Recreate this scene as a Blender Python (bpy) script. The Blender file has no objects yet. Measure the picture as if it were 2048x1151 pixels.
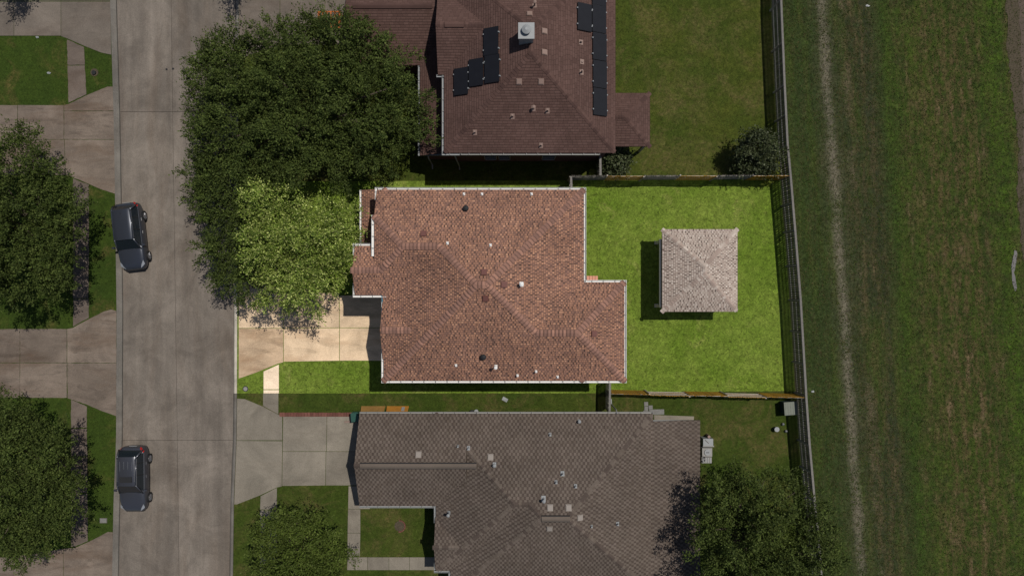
import bpy, math, random
import numpy as np
from mathutils import Vector, Matrix
random.seed(7); RNG = np.random.default_rng(11)
sc = bpy.context.scene
C = sc.collection
# ------------------------------------------------------------------ camera, sky, sun
H = 49.0                      # camera height in metres, looking straight down
S = 28.0                      # photo pixels (of 2048) per metre on the ground
cd = bpy.data.cameras.new('camera'); cam = bpy.data.objects.new('camera', cd); C.objects.link(cam)
cam.location = (0, 0, H); cam.rotation_euler = (0, 0, 0)
cd.sensor_width = 36.0; cd.lens = 36.0 * H / (2048 / S); cd.clip_end = 500
sc.camera = cam
w = bpy.data.worlds.new('World'); sc.world = w; w.use_nodes = True
nt = w.node_tree; bg = nt.nodes['Background']
sky = nt.nodes.new('ShaderNodeTexSky'); sky.sky_type = 'NISHITA'; sky.sun_disc = False
SUN = Vector((0.357, 0.257, 1.0)).normalized()
sky.sun_elevation = math.asin(SUN.z); sky.sun_rotation = math.atan2(SUN.x, SUN.y)
nt.links.new(sky.outputs[0], bg.inputs[0]); bg.inputs[1].default_value = 0.065
sd = bpy.data.lights.new('sun', 'SUN'); sd.energy = 3.9; sd.angle = math.radians(0.5); sd.color = (1, .965, .90)
so = bpy.data.objects.new('sun', sd); C.objects.link(so); so.location = (12, 9, 35)
so.rotation_euler = SUN.to_track_quat('Z', 'Y').to_euler()
sc.view_settings.view_transform = 'Standard'; sc.view_settings.look = 'None'
sc.view_settings.exposure = 0; sc.view_settings.gamma = 1; sc.view_settings.use_curve_mapping = False

# ------------------------------------------------------------------ helpers
def W(px, py, z=0.0):
    k = (H - z) / H / S
    return ((px - 1024) * k, (575.5 - py) * k)
def W3(px, py, z=0.0):
    a = W(px, py, z); return (a[0], a[1], z)

class MB:
    def __init__(s): s.v = []; s.f = []; s.m = []
    def face(s, pts, m=0):
        n = len(s.v); s.v += [tuple(p) for p in pts]; s.f.append(tuple(range(n, n + len(pts)))); s.m.append(m)
    def box(s, a, b, m=0):
        x0, y0, z0 = a; x1, y1, z1 = b; n = len(s.v)
        s.v += [(x0,y0,z0),(x1,y0,z0),(x1,y1,z0),(x0,y1,z0),(x0,y0,z1),(x1,y0,z1),(x1,y1,z1),(x0,y1,z1)]
        for q in ((3,2,1,0),(4,5,6,7),(0,1,5,4),(1,2,6,5),(2,3,7,6),(3,0,4,7)):
            s.f.append(tuple(n + i for i in q)); s.m.append(m)
    def prism(s, poly, zt, zb, m=0):
        # poly 2D; zt may be a number or list
        A = sum(poly[i][0]*poly[(i+1)%len(poly)][1]-poly[(i+1)%len(poly)][0]*poly[i][1] for i in range(len(poly)))
        zt_ = zt if isinstance(zt, (list, tuple)) else [zt]*len(poly)
        zb_ = zb if isinstance(zb, (list, tuple)) else [zb]*len(poly)
        if A < 0: poly = poly[::-1]; zt_ = list(zt_)[::-1]; zb_ = list(zb_)[::-1]
        n = len(s.v); k = len(poly)
        s.v += [(p[0],p[1],z) for p, z in zip(poly, zt_)] + [(p[0],p[1],z) for p, z in zip(poly, zb_)]
        s.f.append(tuple(range(n, n+k))); s.m.append(m)
        s.f.append(tuple(range(n+2*k-1, n+k-1, -1))); s.m.append(m)
        for i in range(k):
            j = (i+1) % k; s.f.append((n+i, n+k+i, n+k+j, n+j)); s.m.append(m)
    def cyl(s, c, r, z0, z1, n=12, r1=None, m=0):
        r1 = r if r1 is None else r1; k = len(s.v)
        for i in range(n):
            a = 2*math.pi*i/n; s.v.append((c[0]+r*math.cos(a), c[1]+r*math.sin(a), z0))
        for i in range(n):
            a = 2*math.pi*i/n; s.v.append((c[0]+r1*math.cos(a), c[1]+r1*math.sin(a), z1))
        s.f.append(tuple(range(k+n-1, k-1, -1))); s.m.append(m)
        s.f.append(tuple(range(k+n, k+2*n))); s.m.append(m)
        for i in range(n):
            j = (i+1) % n; s.f.append((k+i, k+j, k+n+j, k+n+i)); s.m.append(m)
    def tube(s, p, q, r, n=8, r1=None, m=0):
        r1 = r if r1 is None else r1
        p = Vector(p); q = Vector(q); d = (q-p).normalized()
        a = d.orthogonal().normalized(); b = d.cross(a); k = len(s.v)
        for (o, rr) in ((p, r), (q, r1)):
            for i in range(n):
                t = 2*math.pi*i/n; s.v.append(tuple(o + a*rr*math.cos(t) + b*rr*math.sin(t)))
        s.f.append(tuple(range(k+n-1, k-1, -1))); s.m.append(m)
        s.f.append(tuple(range(k+n, k+2*n))); s.m.append(m)
        for i in range(n):
            j = (i+1) % n; s.f.append((k+i, k+j, k+n+j, k+n+i)); s.m.append(m)
    def build(s, name, mats, parent=None, smooth=False):
        me = bpy.data.meshes.new(name); me.from_pydata(s.v, [], s.f)
        if not isinstance(mats, (list, tuple)): mats = [mats]
        for m_ in mats: me.materials.append(m_)
        if len(mats) > 1: me.polygons.foreach_set('material_index', s.m)
        if smooth: me.polygons.foreach_set('use_smooth', [True]*len(s.f))
        me.update()
        return link(name, me, parent)
def link(name, me, parent=None):
    o = bpy.data.objects.new(name, me); C.objects.link(o)
    if parent is not None: o.parent = parent
    return o
def tag(o, label=None, cat=None, group=None, kind=None):
    if label: o['label'] = label
    if cat: o['category'] = cat
    if group: o['group'] = group
    if kind: o['kind'] = kind
    return o
def thing(name, label, cat, loc=(0,0,0), rz=0, group=None):
    o = bpy.data.objects.new(name, None); C.objects.link(o); o.location = loc; o.rotation_euler = (0,0,rz)
    return tag(o, label, cat, group)
def structure(name, label=None):
    o = bpy.data.objects.new(name, None); C.objects.link(o); tag(o, label, None, None, 'structure'); return o

# ------------------------------------------------------------------ materials
class Mat:
    def __init__(s, name, rough=0.85, spec=0.3, metal=0.0):
        s.m = bpy.data.materials.new(name); s.m.use_nodes = True; s.t = s.m.node_tree
        s.b = s.t.nodes['Principled BSDF']; s.b.inputs['Roughness'].default_value = rough
        s.b.inputs['Specular IOR Level'].default_value = spec; s.b.inputs['Metallic'].default_value = metal
        s.co = s.t.nodes.new('ShaderNodeTexCoord').outputs['Object']
    def n(s, t): return s.t.nodes.new(t)
    def l(s, a, b): s.t.links.new(a, b)
    def put(s, v, inp):
        if isinstance(v, (int, float)): inp.default_value = v
        elif isinstance(v, (tuple, list)): inp.default_value = tuple(v) + ((1,) if len(v) == 3 and len(inp.default_value) == 4 else ())
        else: s.l(v, inp)
    def map(s, sc=(1,1,1), loc=(0,0,0), rot=(0,0,0), vec=None):
        m = s.n('ShaderNodeMapping'); s.l(vec or s.co, m.inputs[0])
        m.inputs['Scale'].default_value = sc; m.inputs['Location'].default_value = loc; m.inputs['Rotation'].default_value = rot
        return m.outputs[0]
    def noise(s, scale, detail=3, rough=.55, vec=None, dist=0):
        m = s.n('ShaderNodeTexNoise'); s.l(vec or s.co, m.inputs['Vector'])
        m.inputs['Scale'].default_value = scale; m.inputs['Detail'].default_value = detail
        m.inputs['Roughness'].default_value = rough; m.inputs['Distortion'].default_value = dist
        return m.outputs['Fac']
    def ramp(s, fac, stops, const=False):
        m = s.n('ShaderNodeValToRGB'); s.put(fac, m.inputs[0]); e = m.color_ramp.elements
        if const: m.color_ramp.interpolation = 'CONSTANT'
        while len(e) < len(stops): e.new(.5)
        for q, (p, c) in zip(e, stops):
            q.position = p; q.color = (c, c, c, 1) if isinstance(c, (int, float)) else tuple(c) + (1,)
        return m.outputs[0]
    def mix(s, f, a, b, mode='MIX'):
        m = s.n('ShaderNodeMix'); m.data_type = 'RGBA'; m.blend_type = mode
        s.put(f, m.inputs[0]); s.put(a, m.inputs[6]); s.put(b, m.inputs[7]); return m.outputs[2]
    def math(s, op, a, b=0.0, c=0.0):
        m = s.n('ShaderNodeMath'); m.operation = op; s.put(a, m.inputs[0]); s.put(b, m.inputs[1]); s.put(c, m.inputs[2]); return m.outputs[0]
    def island(s): return s.n('ShaderNodeNewGeometry').outputs['Random Per Island']
    def orand(s): return s.n('ShaderNodeObjectInfo').outputs['Random']
    def color(s, c): s.put(c, s.b.inputs['Base Color']); return s
    def bump(s, h, strength=.3, dist=.02):
        m = s.n('ShaderNodeBump'); m.inputs['Strength'].default_value = strength; m.inputs['Distance'].default_value = dist
        s.l(h, m.inputs['Height']); s.l(m.outputs[0], s.b.inputs['Normal']); return s
def sc3(c, k): return tuple(x*k for x in c)
def plain(name, col, rough=.6, spec=.4, metal=0, var=.12, scale=6):
    m = Mat(name, rough, spec, metal)
    n = m.noise(scale, 4)
    m.color(m.mix(n, sc3(col, 1-var*1.6), sc3(col, 1+var*1.6))); return m.m

def concrete(name, col, stain=.6, seed=0, horiz=True):
    m = Mat(name, .92, .15)
    v = m.map(loc=(seed*7.3, seed*3.1, 0))
    vy = m.map(sc=(.3, 1.1, 1) if horiz and seed != 1 else (1.0, .22, 1), loc=(seed, 0, 0))
    big = m.ramp(m.noise(.35, 6, .68, v, .6), [(.36, .0), (.64, 1.0)])
    c = m.mix(big, sc3(col, .76), sc3(col, 1.2))
    brown = m.ramp(m.noise(.6, 6, .68, vy, .4), [(.47, 0), (.74, 1)])
    c = m.mix(m.math('MULTIPLY', brown, stain), c, (col[0]*.62, col[1]*.52, col[2]*.44))
    dark = m.ramp(m.noise(1.2, 8, .78, vy, .5), [(.50, 0), (.72, 1)])
    trk = m.ramp(m.noise(1.4, 4, .6, m.map(sc=(1, .05, 1), loc=(seed*2, 0, 0))), [(.35, .86), (.65, 1.1)])
    c = m.mix(1.0, c, trk, 'MULTIPLY') if seed == 1 else c
    c = m.mix(m.math('MULTIPLY', dark, stain), c, sc3(col, .48))
    fine = m.noise(16, 4, .8, v)
    c = m.mix(1.0, c, m.ramp(fine, [(.2, .62), (.8, 1.34)]), 'MULTIPLY')
    spk = m.ramp(m.noise(6, 6, .9, v), [(.56, 0), (.68, 1)])
    c = m.mix(m.math('MULTIPLY', spk, .35), c, sc3(col, .5))
    t = m.math('MULTIPLY_ADD', m.orand(), .22, .89)
    comb = m.n('ShaderNodeCombineColor')
    for i in range(3): m.l(t, comb.inputs[i])
    c = m.mix(1.0, c, comb.outputs[0], 'MULTIPLY')
    m.color(c).bump(fine, .3, .01); return m.m

def grass(name, g1, g2, g3, dry, drylo=.55, fine=9, contrast=.5, seed=0):
    m = Mat(name, .95, .08)
    v = m.map(loc=(seed*5.1, -seed*2.7, 0))
    big = m.ramp(m.noise(.22, 5, .6, v, .4), [(.35, 0), (.65, 1)])
    c = m.mix(big, g1, g2)
    mid = m.ramp(m.noise(1.3, 5, .65, v, .3), [(.35, 0), (.7, 1)])
    c = m.mix(m.math('MULTIPLY', mid, .55), c, g3)
    d = m.ramp(m.noise(.4, 7, .7, v, .8), [(drylo, 0), (drylo+.22, 1)])
    dd = m.ramp(m.noise(3.5, 5, .8, v), [(.4, .2), (.62, 1)])
    c = m.mix(m.math('MULTIPLY', d, dd), c, dry)
    f = m.noise(fine, 4, .85, v, 1.2)
    c = m.mix(1.0, c, m.ramp(f, [(.28, 1-contrast), (.5, 1.0), (.74, 1+contrast)]), 'MULTIPLY')
    f2 = m.noise(fine*.33, 3, .7, v, .5)
    c = m.mix(1.0, c, m.ramp(f2, [(.3, .84), (.7, 1.14)]), 'MULTIPLY')
    m.color(c).bump(f, .9, .06); return m.m

def field_mat():
    m = Mat('field_grass', .95, .06)
    sx = m.n('ShaderNodeSeparateXYZ'); m.l(m.co, sx.inputs[0]); x, y = sx.outputs[0], sx.outputs[1]
    wob = m.math('MULTIPLY', m.math('SUBTRACT', m.noise(.2, 3, .5), .5), .5)
    wob2 = m.math('MULTIPLY', m.math('SUBTRACT', m.noise(1.7, 4, .7), .5), .45)
    u = m.math('ADD', m.math('ADD', m.math('MULTIPLY_ADD', y, .072, x), wob), wob2)   # runs along the wheel tracks
    cu = m.n('ShaderNodeCombineXYZ'); m.l(u, cu.inputs[0]); m.l(m.math('MULTIPLY', y, .12), cu.inputs[1])
    st = m.noise(.8, 5, .6, cu.outputs[0]); st2 = m.noise(2.2, 5, .65, cu.outputs[0])
    fine = m.noise(4.6, 5, .85, None, .8); mid = m.noise(.9, 6, .72); mid2 = m.noise(2.6, 4, .75, m.map(sc=(1, .6, 1)))
    def uz(stops): return m.ramp(m.math('DIVIDE', m.math('SUBTRACT', u, 18.0), 20.0), [((p-18)/20, c) for p, c in stops])
    base = uz([(18, (.034,.042,.014)), (21.5, (.028,.044,.012)), (24.3, (.032,.040,.016)), (26.7, (.030,.034,.017)), (27.9, (.034,.056,.010)), (30, (.040,.056,.011)), (34, (.034,.050,.010)), (35.6, (.042,.072,.009)), (38, (.038,.052,.014))])
    c = m.mix(m.math('MULTIPLY', m.ramp(mid, [(.42, 0), (.62, 1)]), .75), base, (.022,.030,.010))
    c = m.mix(m.math('MULTIPLY', m.ramp(st, [(.5, 0), (.66, 1)]), .5), c, (.046,.068,.010))
    zone = uz([(18, .55), (20.5, .2), (24.0, .15), (25.2, .55), (26.6, .5), (27.8, .0), (29, .55), (31, 1), (33.5, .95), (35, .35), (35.6, .1), (37, .7)])
    br = m.ramp(m.math('ADD', m.math('MULTIPLY', st2, .5), m.math('MULTIPLY', mid2, .5)), [(.455, 0), (.57, 1)])
    c = m.mix(m.math('MULTIPLY', br, m.math('MULTIPLY', zone, .68)), c, (.090,.060,.030))
    tan = m.ramp(m.math('ADD', m.math('MULTIPLY', st2, .6), m.math('MULTIPLY', mid, .4)), [(.56, 0), (.66, 1)])
    c = m.mix(m.math('MULTIPLY', tan, m.math('MULTIPLY', zone, .8)), c, (.15,.105,.060))
    def band(c, pos, half, soft, col, k, brk, lo, hi):
        d = m.math('ABSOLUTE', m.math('SUBTRACT', u, pos))
        a = m.ramp(m.math('DIVIDE', d, 3.0), [(half/3, 1), ((half+soft)/3, 0)])
        return m.mix(m.math('MULTIPLY', m.math('MULTIPLY', a, m.ramp(brk, [(lo, .0), (hi, 1)])), k), c, col)
    brk = m.math('ADD', m.math('MULTIPLY', m.noise(6, 5, .85), .5), m.math('MULTIPLY', m.noise(.3, 3, .6), .5))
    c = band(c, 23.55, .06, .42, (.150,.130,.095), .9, brk, .38, .52)
    c = band(c, 23.55, .30, .70, (.080,.070,.045), .5, brk, .42, .56)
    c = band(c, 25.0, .03, .50, (.115,.088,.055), .75, brk, .47, .60)
    c = m.mix(1.0, c, m.ramp(fine, [(.30, .30), (.5, 1.0), (.70, 1.85)]), 'MULTIPLY')
    m.color(c).bump(fine, 1.0, .1); return m.m

def leafmat(name, cols, trans=.2, rough=.7):
    m = Mat(name, rough, .12)
    i = m.island()
    c = m.ramp(i, [(k/(len(cols)-1), cc) for k, cc in enumerate(cols)])
    big = m.noise(1.1, 3)
    c = m.mix(1.0, c, m.ramp(big, [(.35, .68), (.65, 1.32)]), 'MULTIPLY')
    m.color(c)
    tr = m.n('ShaderNodeBsdfTranslucent'); m.l(c, tr.inputs[0]); mx = m.n('ShaderNodeMixShader')
    mx.inputs[0].default_value = trans; m.l(m.b.outputs[0], mx.inputs[1]); m.l(tr.outputs[0], mx.inputs[2])
    m.l(mx.outputs[0], m.t.nodes['Material Output'].inputs[0]); return m.m

def shingle(name, cols, src='island', blot=.2):
    m = Mat(name, .93, .12)
    i = m.island() if src == 'island' else m.orand()
    c = m.ramp(i, [(k/(len(cols)-1) if len(cols) > 1 else 0, cc) for k, cc in enumerate(cols)])
    big = m.noise(.45, 4, .6)
    c = m.mix(1.0, c, m.ramp(big, [(.3, 1-blot), (.7, 1+blot)]), 'MULTIPLY')
    f = m.noise(40, 2, .7)
    c = m.mix(1.0, c, m.ramp(f, [(.2, .8), (.8, 1.2)]), 'MULTIPLY')
    m.color(c).bump(f, .2, .005); return m.m

def brickmat(name, col, mortar, sc_=1):
    m = Mat(name, .9, .15); b = m.n('ShaderNodeTexBrick')
    sx = m.n('ShaderNodeSeparateXYZ'); m.l(m.co, sx.inputs[0]); cc = m.n('ShaderNodeCombineXYZ')
    m.l(m.math('ADD', sx.outputs[0], sx.outputs[1]), cc.inputs[0]); m.l(sx.outputs[2], cc.inputs[1])
    m.l(cc.outputs[0], b.inputs['Vector']); b.inputs['Scale'].default_value = 1
    b.inputs['Brick Width'].default_value = .22; b.inputs['Row Height'].default_value = .075; b.inputs['Mortar Size'].default_value = .008
    b.inputs['Color1'].default_value = col + (1,); b.inputs['Color2'].default_value = sc3(col, .6) + (1,); b.inputs['Mortar'].default_value = mortar + (1,)
    m.color(b.outputs[0]); return m.m

def boards(name, col, var=.35):
    m = Mat(name, .9, .1)
    g = m.noise(9, 5, .7, m.map(sc=(1, 1, .12)))
    c = m.mix(m.ramp(g, [(.3, 0), (.7, 1)]), sc3(col, .7), sc3(col, 1.2))
    t = m.math('MULTIPLY_ADD', m.orand(), var*2, 1-var)
    comb = m.n('ShaderNodeCombineColor')
    for i in range(3): m.l(t, comb.inputs[i])
    m.color(m.mix(1.0, c, comb.outputs[0], 'MULTIPLY')); return m.m

MT = {}  # base colours outside the middle lot are painted dimmer than the real surfaces
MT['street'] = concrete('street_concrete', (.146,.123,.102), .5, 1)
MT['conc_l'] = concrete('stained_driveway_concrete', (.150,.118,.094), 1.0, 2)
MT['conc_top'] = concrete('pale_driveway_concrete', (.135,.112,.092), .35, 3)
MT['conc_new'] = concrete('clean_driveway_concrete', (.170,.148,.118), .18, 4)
MT['conc_lot'] = concrete('warm_driveway_concrete', (.60,.445,.295), .8, 5)  # lot concrete stays bright; the dimming is painted only into the other driveways
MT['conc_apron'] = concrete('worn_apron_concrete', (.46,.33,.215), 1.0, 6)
MT['walk_lot'] = concrete('undimmed_walk_concrete', (.74,.58,.42), .12, 6)  # bright copy of the walk; its continuation gets a dimmed colour
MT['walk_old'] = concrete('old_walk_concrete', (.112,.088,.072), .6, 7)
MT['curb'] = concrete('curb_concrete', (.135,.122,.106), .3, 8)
MT['curb_lot'] = concrete('undimmed_curb_concrete', (.45,.40,.33), .3, 9)  # bright copy of the kerb concrete; the other stretches carry the dimming
MT['soil'] = plain('dark_soil', (.03,.022,.014), .95, .05)
MT['mud'] = plain('wet_mud', (.062,.042,.028), .75, .3, var=.3, scale=1.2)
MT['gravel'] = plain('pale_gravelly_dirt', (.060,.048,.032), .95, .1, var=.45, scale=9)
MT['g_west'] = grass('dimmed_lawn_west', (.027,.045,.007), (.036,.056,.008), (.020,.035,.006), (.10,.072,.026), .52, 7, .6, 1)  # dimming around the lot is put into this lawn colour
MT['g_top'] = grass('patchy_olive_lawn', (.038,.052,.008), (.054,.062,.010), (.024,.040,.006), (.100,.080,.030), .46, 5.5, .7, 2)
MT['g_lot'] = grass('undimmed_green_lawn', (.094,.142,.016), (.140,.182,.030), (.062,.108,.009), (.25,.23,.075), .57, 5.2, .88, 3)  # full-brightness lawn; the neighbouring lawn colours have dimming mixed in
MT['g_bot'] = grass('dimmed_green_lawn', (.030,.048,.007), (.046,.060,.010), (.022,.036,.005), (.095,.072,.028), .47, 6.5, .6, 4)  # grass colour lowered to paint the dimming beyond the lot
MT['field'] = field_mat()
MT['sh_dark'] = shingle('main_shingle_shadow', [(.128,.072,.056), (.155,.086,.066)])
MT['sh_a'] = shingle('main_shingle', [(.175,.095,.070), (.212,.112,.078), (.238,.122,.081), (.262,.132,.084), (.222,.118,.082), (.305,.156,.098), (.350,.188,.120)], blot=.16)
MT['cap_a'] = shingle('main_cap_shingle', [(.17,.095,.073), (.22,.12,.09), (.30,.16,.115), (.19,.105,.08), (.25,.135,.10)], 'object', .05)
MT['sh_b'] = shingle('brown_shingle', [(.070,.040,.033), (.082,.047,.039), (.092,.054,.045)], blot=.14)
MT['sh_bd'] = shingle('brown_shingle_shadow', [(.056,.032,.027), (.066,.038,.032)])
MT['sh_c'] = shingle('grey_brown_shingle', [(.088,.068,.054), (.105,.084,.068), (.115,.090,.074)], blot=.13)
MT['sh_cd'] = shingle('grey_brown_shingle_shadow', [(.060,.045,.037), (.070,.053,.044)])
MT['sh_g'] = shingle('tan_shingle', [(.31,.245,.205), (.35,.285,.24), (.38,.315,.265), (.46,.39,.335)], blot=.08)
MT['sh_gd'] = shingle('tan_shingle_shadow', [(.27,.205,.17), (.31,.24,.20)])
MT['roofdeck'] = plain('roof_deck', (.035,.025,.02), .95, .05)
MT['white'] = plain('white_paint', (.62,.60,.57), .5, .4, var=.04)
MT['grey_w'] = plain('grey_metal', (.20,.19,.175), .5, .4, var=.06)
MT['dull_w'] = plain('dull_white_metal', (.21,.215,.215), .5, .4, var=.08)
MT['vent_b'] = plain('brown_vent_paint', (.12,.05,.04), .5, .3, var=.05)
MT['vent_t'] = plain('tan_vent_paint', (.20,.135,.11), .6, .3, var=.05)
MT['vent_bw'] = plain('bone_vent_paint', (.22,.19,.165), .6, .3, var=.05)
MT['black'] = plain('black_rubber', (.012,.012,.013), .7, .3)
MT['brick_a'] = brickmat('red_brick', (.20,.085,.06), (.3,.27,.24))
MT['brick_b'] = brickmat('dark_red_brick', (.11,.045,.036), (.13,.11,.1))
MT['brick_c'] = brickmat('tan_brick', (.14,.10,.08), (.15,.13,.11))
MT['siding'] = plain('teal_siding', (.10,.22,.27), .7, .3, var=.04)
MT['glass'] = plain('window_glass', (.02,.025,.03), .06, .6, var=.05)
MT['solar'] = plain('solar_glass', (.010,.010,.0125), .4, .2, var=.15, scale=2)
MT['solar_f'] = plain('solar_frame', (.006,.006,.007), .4, .4)
MT['fence_g'] = boards('weathered_fence_board', (.13,.115,.095))
MT['fence_r'] = boards('fence_rail_wood', (.30,.27,.23), .2)
MT['fence_o'] = boards('orange_cedar_board', (.42,.22,.03), .15)
MT['cap_g'] = boards('grey_cap_board', (.15,.138,.125), .1)
MT['bark'] = plain('oak_bark', (.07,.055,.042), .95, .1, var=.4, scale=9)
MT['leaf_d'] = leafmat('dimmed_oak_leaf', [(.026,.038,.009), (.042,.060,.012), (.060,.082,.017), (.088,.108,.028)])  # oak leaf greens with the surrounding dimming put into the colour
MT['leaf_l'] = leafmat('bright_oak_leaf', [(.060,.098,.014), (.125,.180,.028), (.22,.275,.05), (.44,.47,.16)], .25)
MT['leaf_m'] = leafmat('mid_green_leaf', [(.044,.064,.010), (.060,.086,.013), (.078,.105,.018), (.09,.11,.028)])
MT['leaf_b'] = leafmat('glossy_shrub_leaf', [(.026,.036,.013), (.045,.055,.022), (.085,.092,.05)], .1, .5)
MT['leaf_y'] = leafmat('yellow_green_leaf', [(.10,.12,.015), (.15,.17,.025)], .2)
MT['paver'] = plain('grey_paver', (.15,.145,.135), .9, .15, var=.2)
MT['redpaver'] = boards('red_paver', (.13,.055,.042), .2)
MT['wood_o'] = plain('orange_plywood', (.30,.13,.02), .8, .2, var=.25, scale=4)
MT['wood_t'] = plain('tan_plywood', (.22,.12,.035), .8, .2, var=.3, scale=3)
MT['green_p'] = plain('green_plastic', (.012,.055,.04), .45, .4)
MT['orange_p'] = plain('orange_wood', (.32,.085,.015), .7, .3, var=.3)
MT['red_l'] = plain('red_lamp', (.30,.012,.012), .2, .5)

# ------------------------------------------------------------------ ground, street, slabs
def poly_px(pts, z=0): return [W(p[0], p[1], z) for p in pts]
def sheet(name, label, pts, z, mat, thick=.2):
    b = MB(); b.prism([ (a[0], a[1]) for a in poly_px(pts)], z, z-thick)
    o = b.build(name, mat); tag(o, label, kind='structure'); return o
b = MB(); b.box((-400,-400,-.40), (400,400,-.32)); o = b.build('ground', plain('far_ground', (.035,.05,.012), .95, .05, var=.3, scale=.3)); tag(o, 'wide ground under the neighbourhood', kind='structure')
LAWN = -.01
FT = [(1561,-320),(1562,0),(1569,170),(1575,290),(1581,352),(1590,460),(1601,600),(1612,790),(1619,890),(1629,1000),(1640,1110),(1660,1400)]    # fence cap seen from the camera
FH = 1.85
FG = [W(a, c_, FH) for a, c_ in FT]                       # fence line on the ground, metres
def gx(y):  # ground x of the fence at ground y
    for (a, b_) in zip(FG, FG[1:]):
        if b_[1] <= y <= a[1]: return a[0] + (b_[0]-a[0]) * (a[1]-y)/(a[1]-b_[1])
    return FG[-1][0]
ytop = W(0, 359)[1]; ybot = W(0, 787)[1]
def px2(pt): return (pt[0]*S+1024, 575.5-pt[1]*S)
fpx = [px2(p) for p in FG]
def fx(py): return gx((575.5-py)/S)*S+1024
sheet('lawn', 'dimmed green lawns across the street', [(-500,-400),(226,-400),(226,0),(231,300),(235,600),(234,880),(229,1000),(226,1500),(-500,1500)], LAWN, MT['g_west'])
sheet('lawn', 'patchy olive lawn around the house at the top', [(474,-400),(fx(-300),-400),(fx(0),0),(fx(359),359),(474,363)], LAWN, MT['g_top'])
sheet('lawn', 'bright undimmed green lawn around the middle house', [(474,363),(fx(359),359),(fx(500),500),(fx(650),650),(fx(781),781),(1150,786),(474,786)], LAWN, MT['g_lot'])
sheet('lawn', 'dimmed green lawn around the house at the bottom', [(474,786),(1150,786),(fx(781),781),(fx(900),900),(fx(1100),1100),(fx(1350),1500),(466,1500),(466,1000),(471,880)], LAWN, MT['g_bot'])
sheet('field', 'rough mown field with two wheel tracks beyond the fence', [(fx(-300),-400),(2500,-400),(2500,1500),(fx(1350),1500),(fx(1100),1100),(fx(900),900),(fx(781),781),(fx(650),650),(fx(500),500),(fx(359),359),(fx(0),0)], LAWN, MT['field'])
# muddy bank at the far right
def ragged(pts, amp, n=14):
    r = random.Random(3); out = []
    for (a, b_) in zip(pts, pts[1:]+pts[:1]):
        for i in range(n):
            t = i/n; out.append((a[0]+(b_[0]-a[0])*t + r.uniform(-amp, amp), a[1]+(b_[1]-a[1])*t + r.uniform(-amp, amp)))
    return out
sheet('mud_bank', 'brown muddy bank at the edge of the field', ragged([(2012,-60),(2080,-60),(2090,520),(2046,520),(2034,390),(2038,300),(2026,200),(2014,100)], 3), .004, MT['gravel'], .1)
sheet('ditch', 'strip of wet brown mud beside the field', ragged([(2034,-60),(2300,-60),(2300,500),(2052,480),(2044,330),(2047,230)], 3), .010, MT['mud'], .1)
sheet('puddle', 'thin grey wet patch at the field edge', ragged([(2029,500),(2034,502),(2032,525),(2028,545),(2034,575),(2030,585),(2024,560),(2022,530)], 1.2, 4), .004, plain('wet_silt', (.075,.068,.066), .35, .4), .08)
# street slabs
def slab_poly(pts, gap):
    w_ = poly_px(pts); cx = sum(p[0] for p in w_)/len(w_); cy = sum(p[1] for p in w_)/len(w_); out = []
    A = sum(w_[i][0]*w_[(i+1)%len(w_)][1]-w_[(i+1)%len(w_)][0]*w_[i][1] for i in range(len(w_)))
    if A < 0: w_ = w_[::-1]
    n = len(w_)
    for i in range(n):
        p0, p1, p2 = Vector(w_[i-1]), Vector(w_[i]), Vector(w_[(i+1)%n])
        d1 = (p1-p0).normalized(); d2 = (p2-p1).normalized()
        n1 = Vector((-d1.y, d1.x)); n2 = Vector((-d2.y, d2.x)); m_ = (n1+n2)
        m_ = m_/max(.35, (1+n1.dot(n2))); out.append(tuple(p1 + m_*gap))
    return out
def jit(poly, amp, step=.35, seed=0):
    r = random.Random(seed); out = []
    n = len(poly)
    for i in range(n):
        a, b_ = Vector(poly[i]), Vector(poly[(i+1)%n]); L = (b_-a).length; k = max(1, int(L/step))
        d = (b_-a).normalized(); nn = Vector((-d.y, d.x))
        for j in range(k):
            t = j/k; o_ = 0 if j == 0 else r.uniform(-amp, amp)
            out.append(tuple(a+(b_-a)*t + nn*o_))
    return out
SEED = [0]
def slabs(parent, lst, z, mat, gap=.018, rag=0.0, name='slab'):
    for pts in lst:
        SEED[0] += 1
        p = slab_poly(pts, gap)
        if rag: p = jit(p, rag, .22, SEED[0])
        bb = MB(); bb.prism(p, z, z-.16)
        bb.build(name, mat, parent)
def lx(py):    # left street edge (outer side of kerb)
    P = [(-400,219),(0,221),(228,228),(400,231),(620,234),(880,233),(1000,228),(1151,225),(1500,218)]
    for a, b_ in zip(P, P[1:]):
        if a[0] <= py <= b_[0]: return a[1]+(b_[1]-a[1])*(py-a[0])/(b_[0]-a[0])
def rx(py):
    P = [(-400,480),(0,478),(360,476),(785,474),(880,473),(1000,468),(1151,466),(1500,460)]
    for a, b_ in zip(P, P[1:]):
        if a[0] <= py <= b_[0]: return a[1]+(b_[1]-a[1])*(py-a[0])/(b_[0]-a[0])
st = structure('street', 'wide concrete residential street running top to bottom')
ys = [-400, 223, 880, 1500]
for y0, y1 in zip(ys, ys[1:]):
    for side in (0, 1):
        e = []; n = 8
        for i in range(n+1):
            y = y0+(y1-y0)*i/n; e.append((lx(y)+11 if side == 0 else rx(y)-8, y))
        def mx(y): return 341+ .014*y
        o_ = [(mx(y1), y1), (mx(y0), y0)] if side == 0 else [(mx(y1), y1), (mx(y0), y0)]
        slabs(st, [e+o_], -.085, MT['street'], .012)
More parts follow.
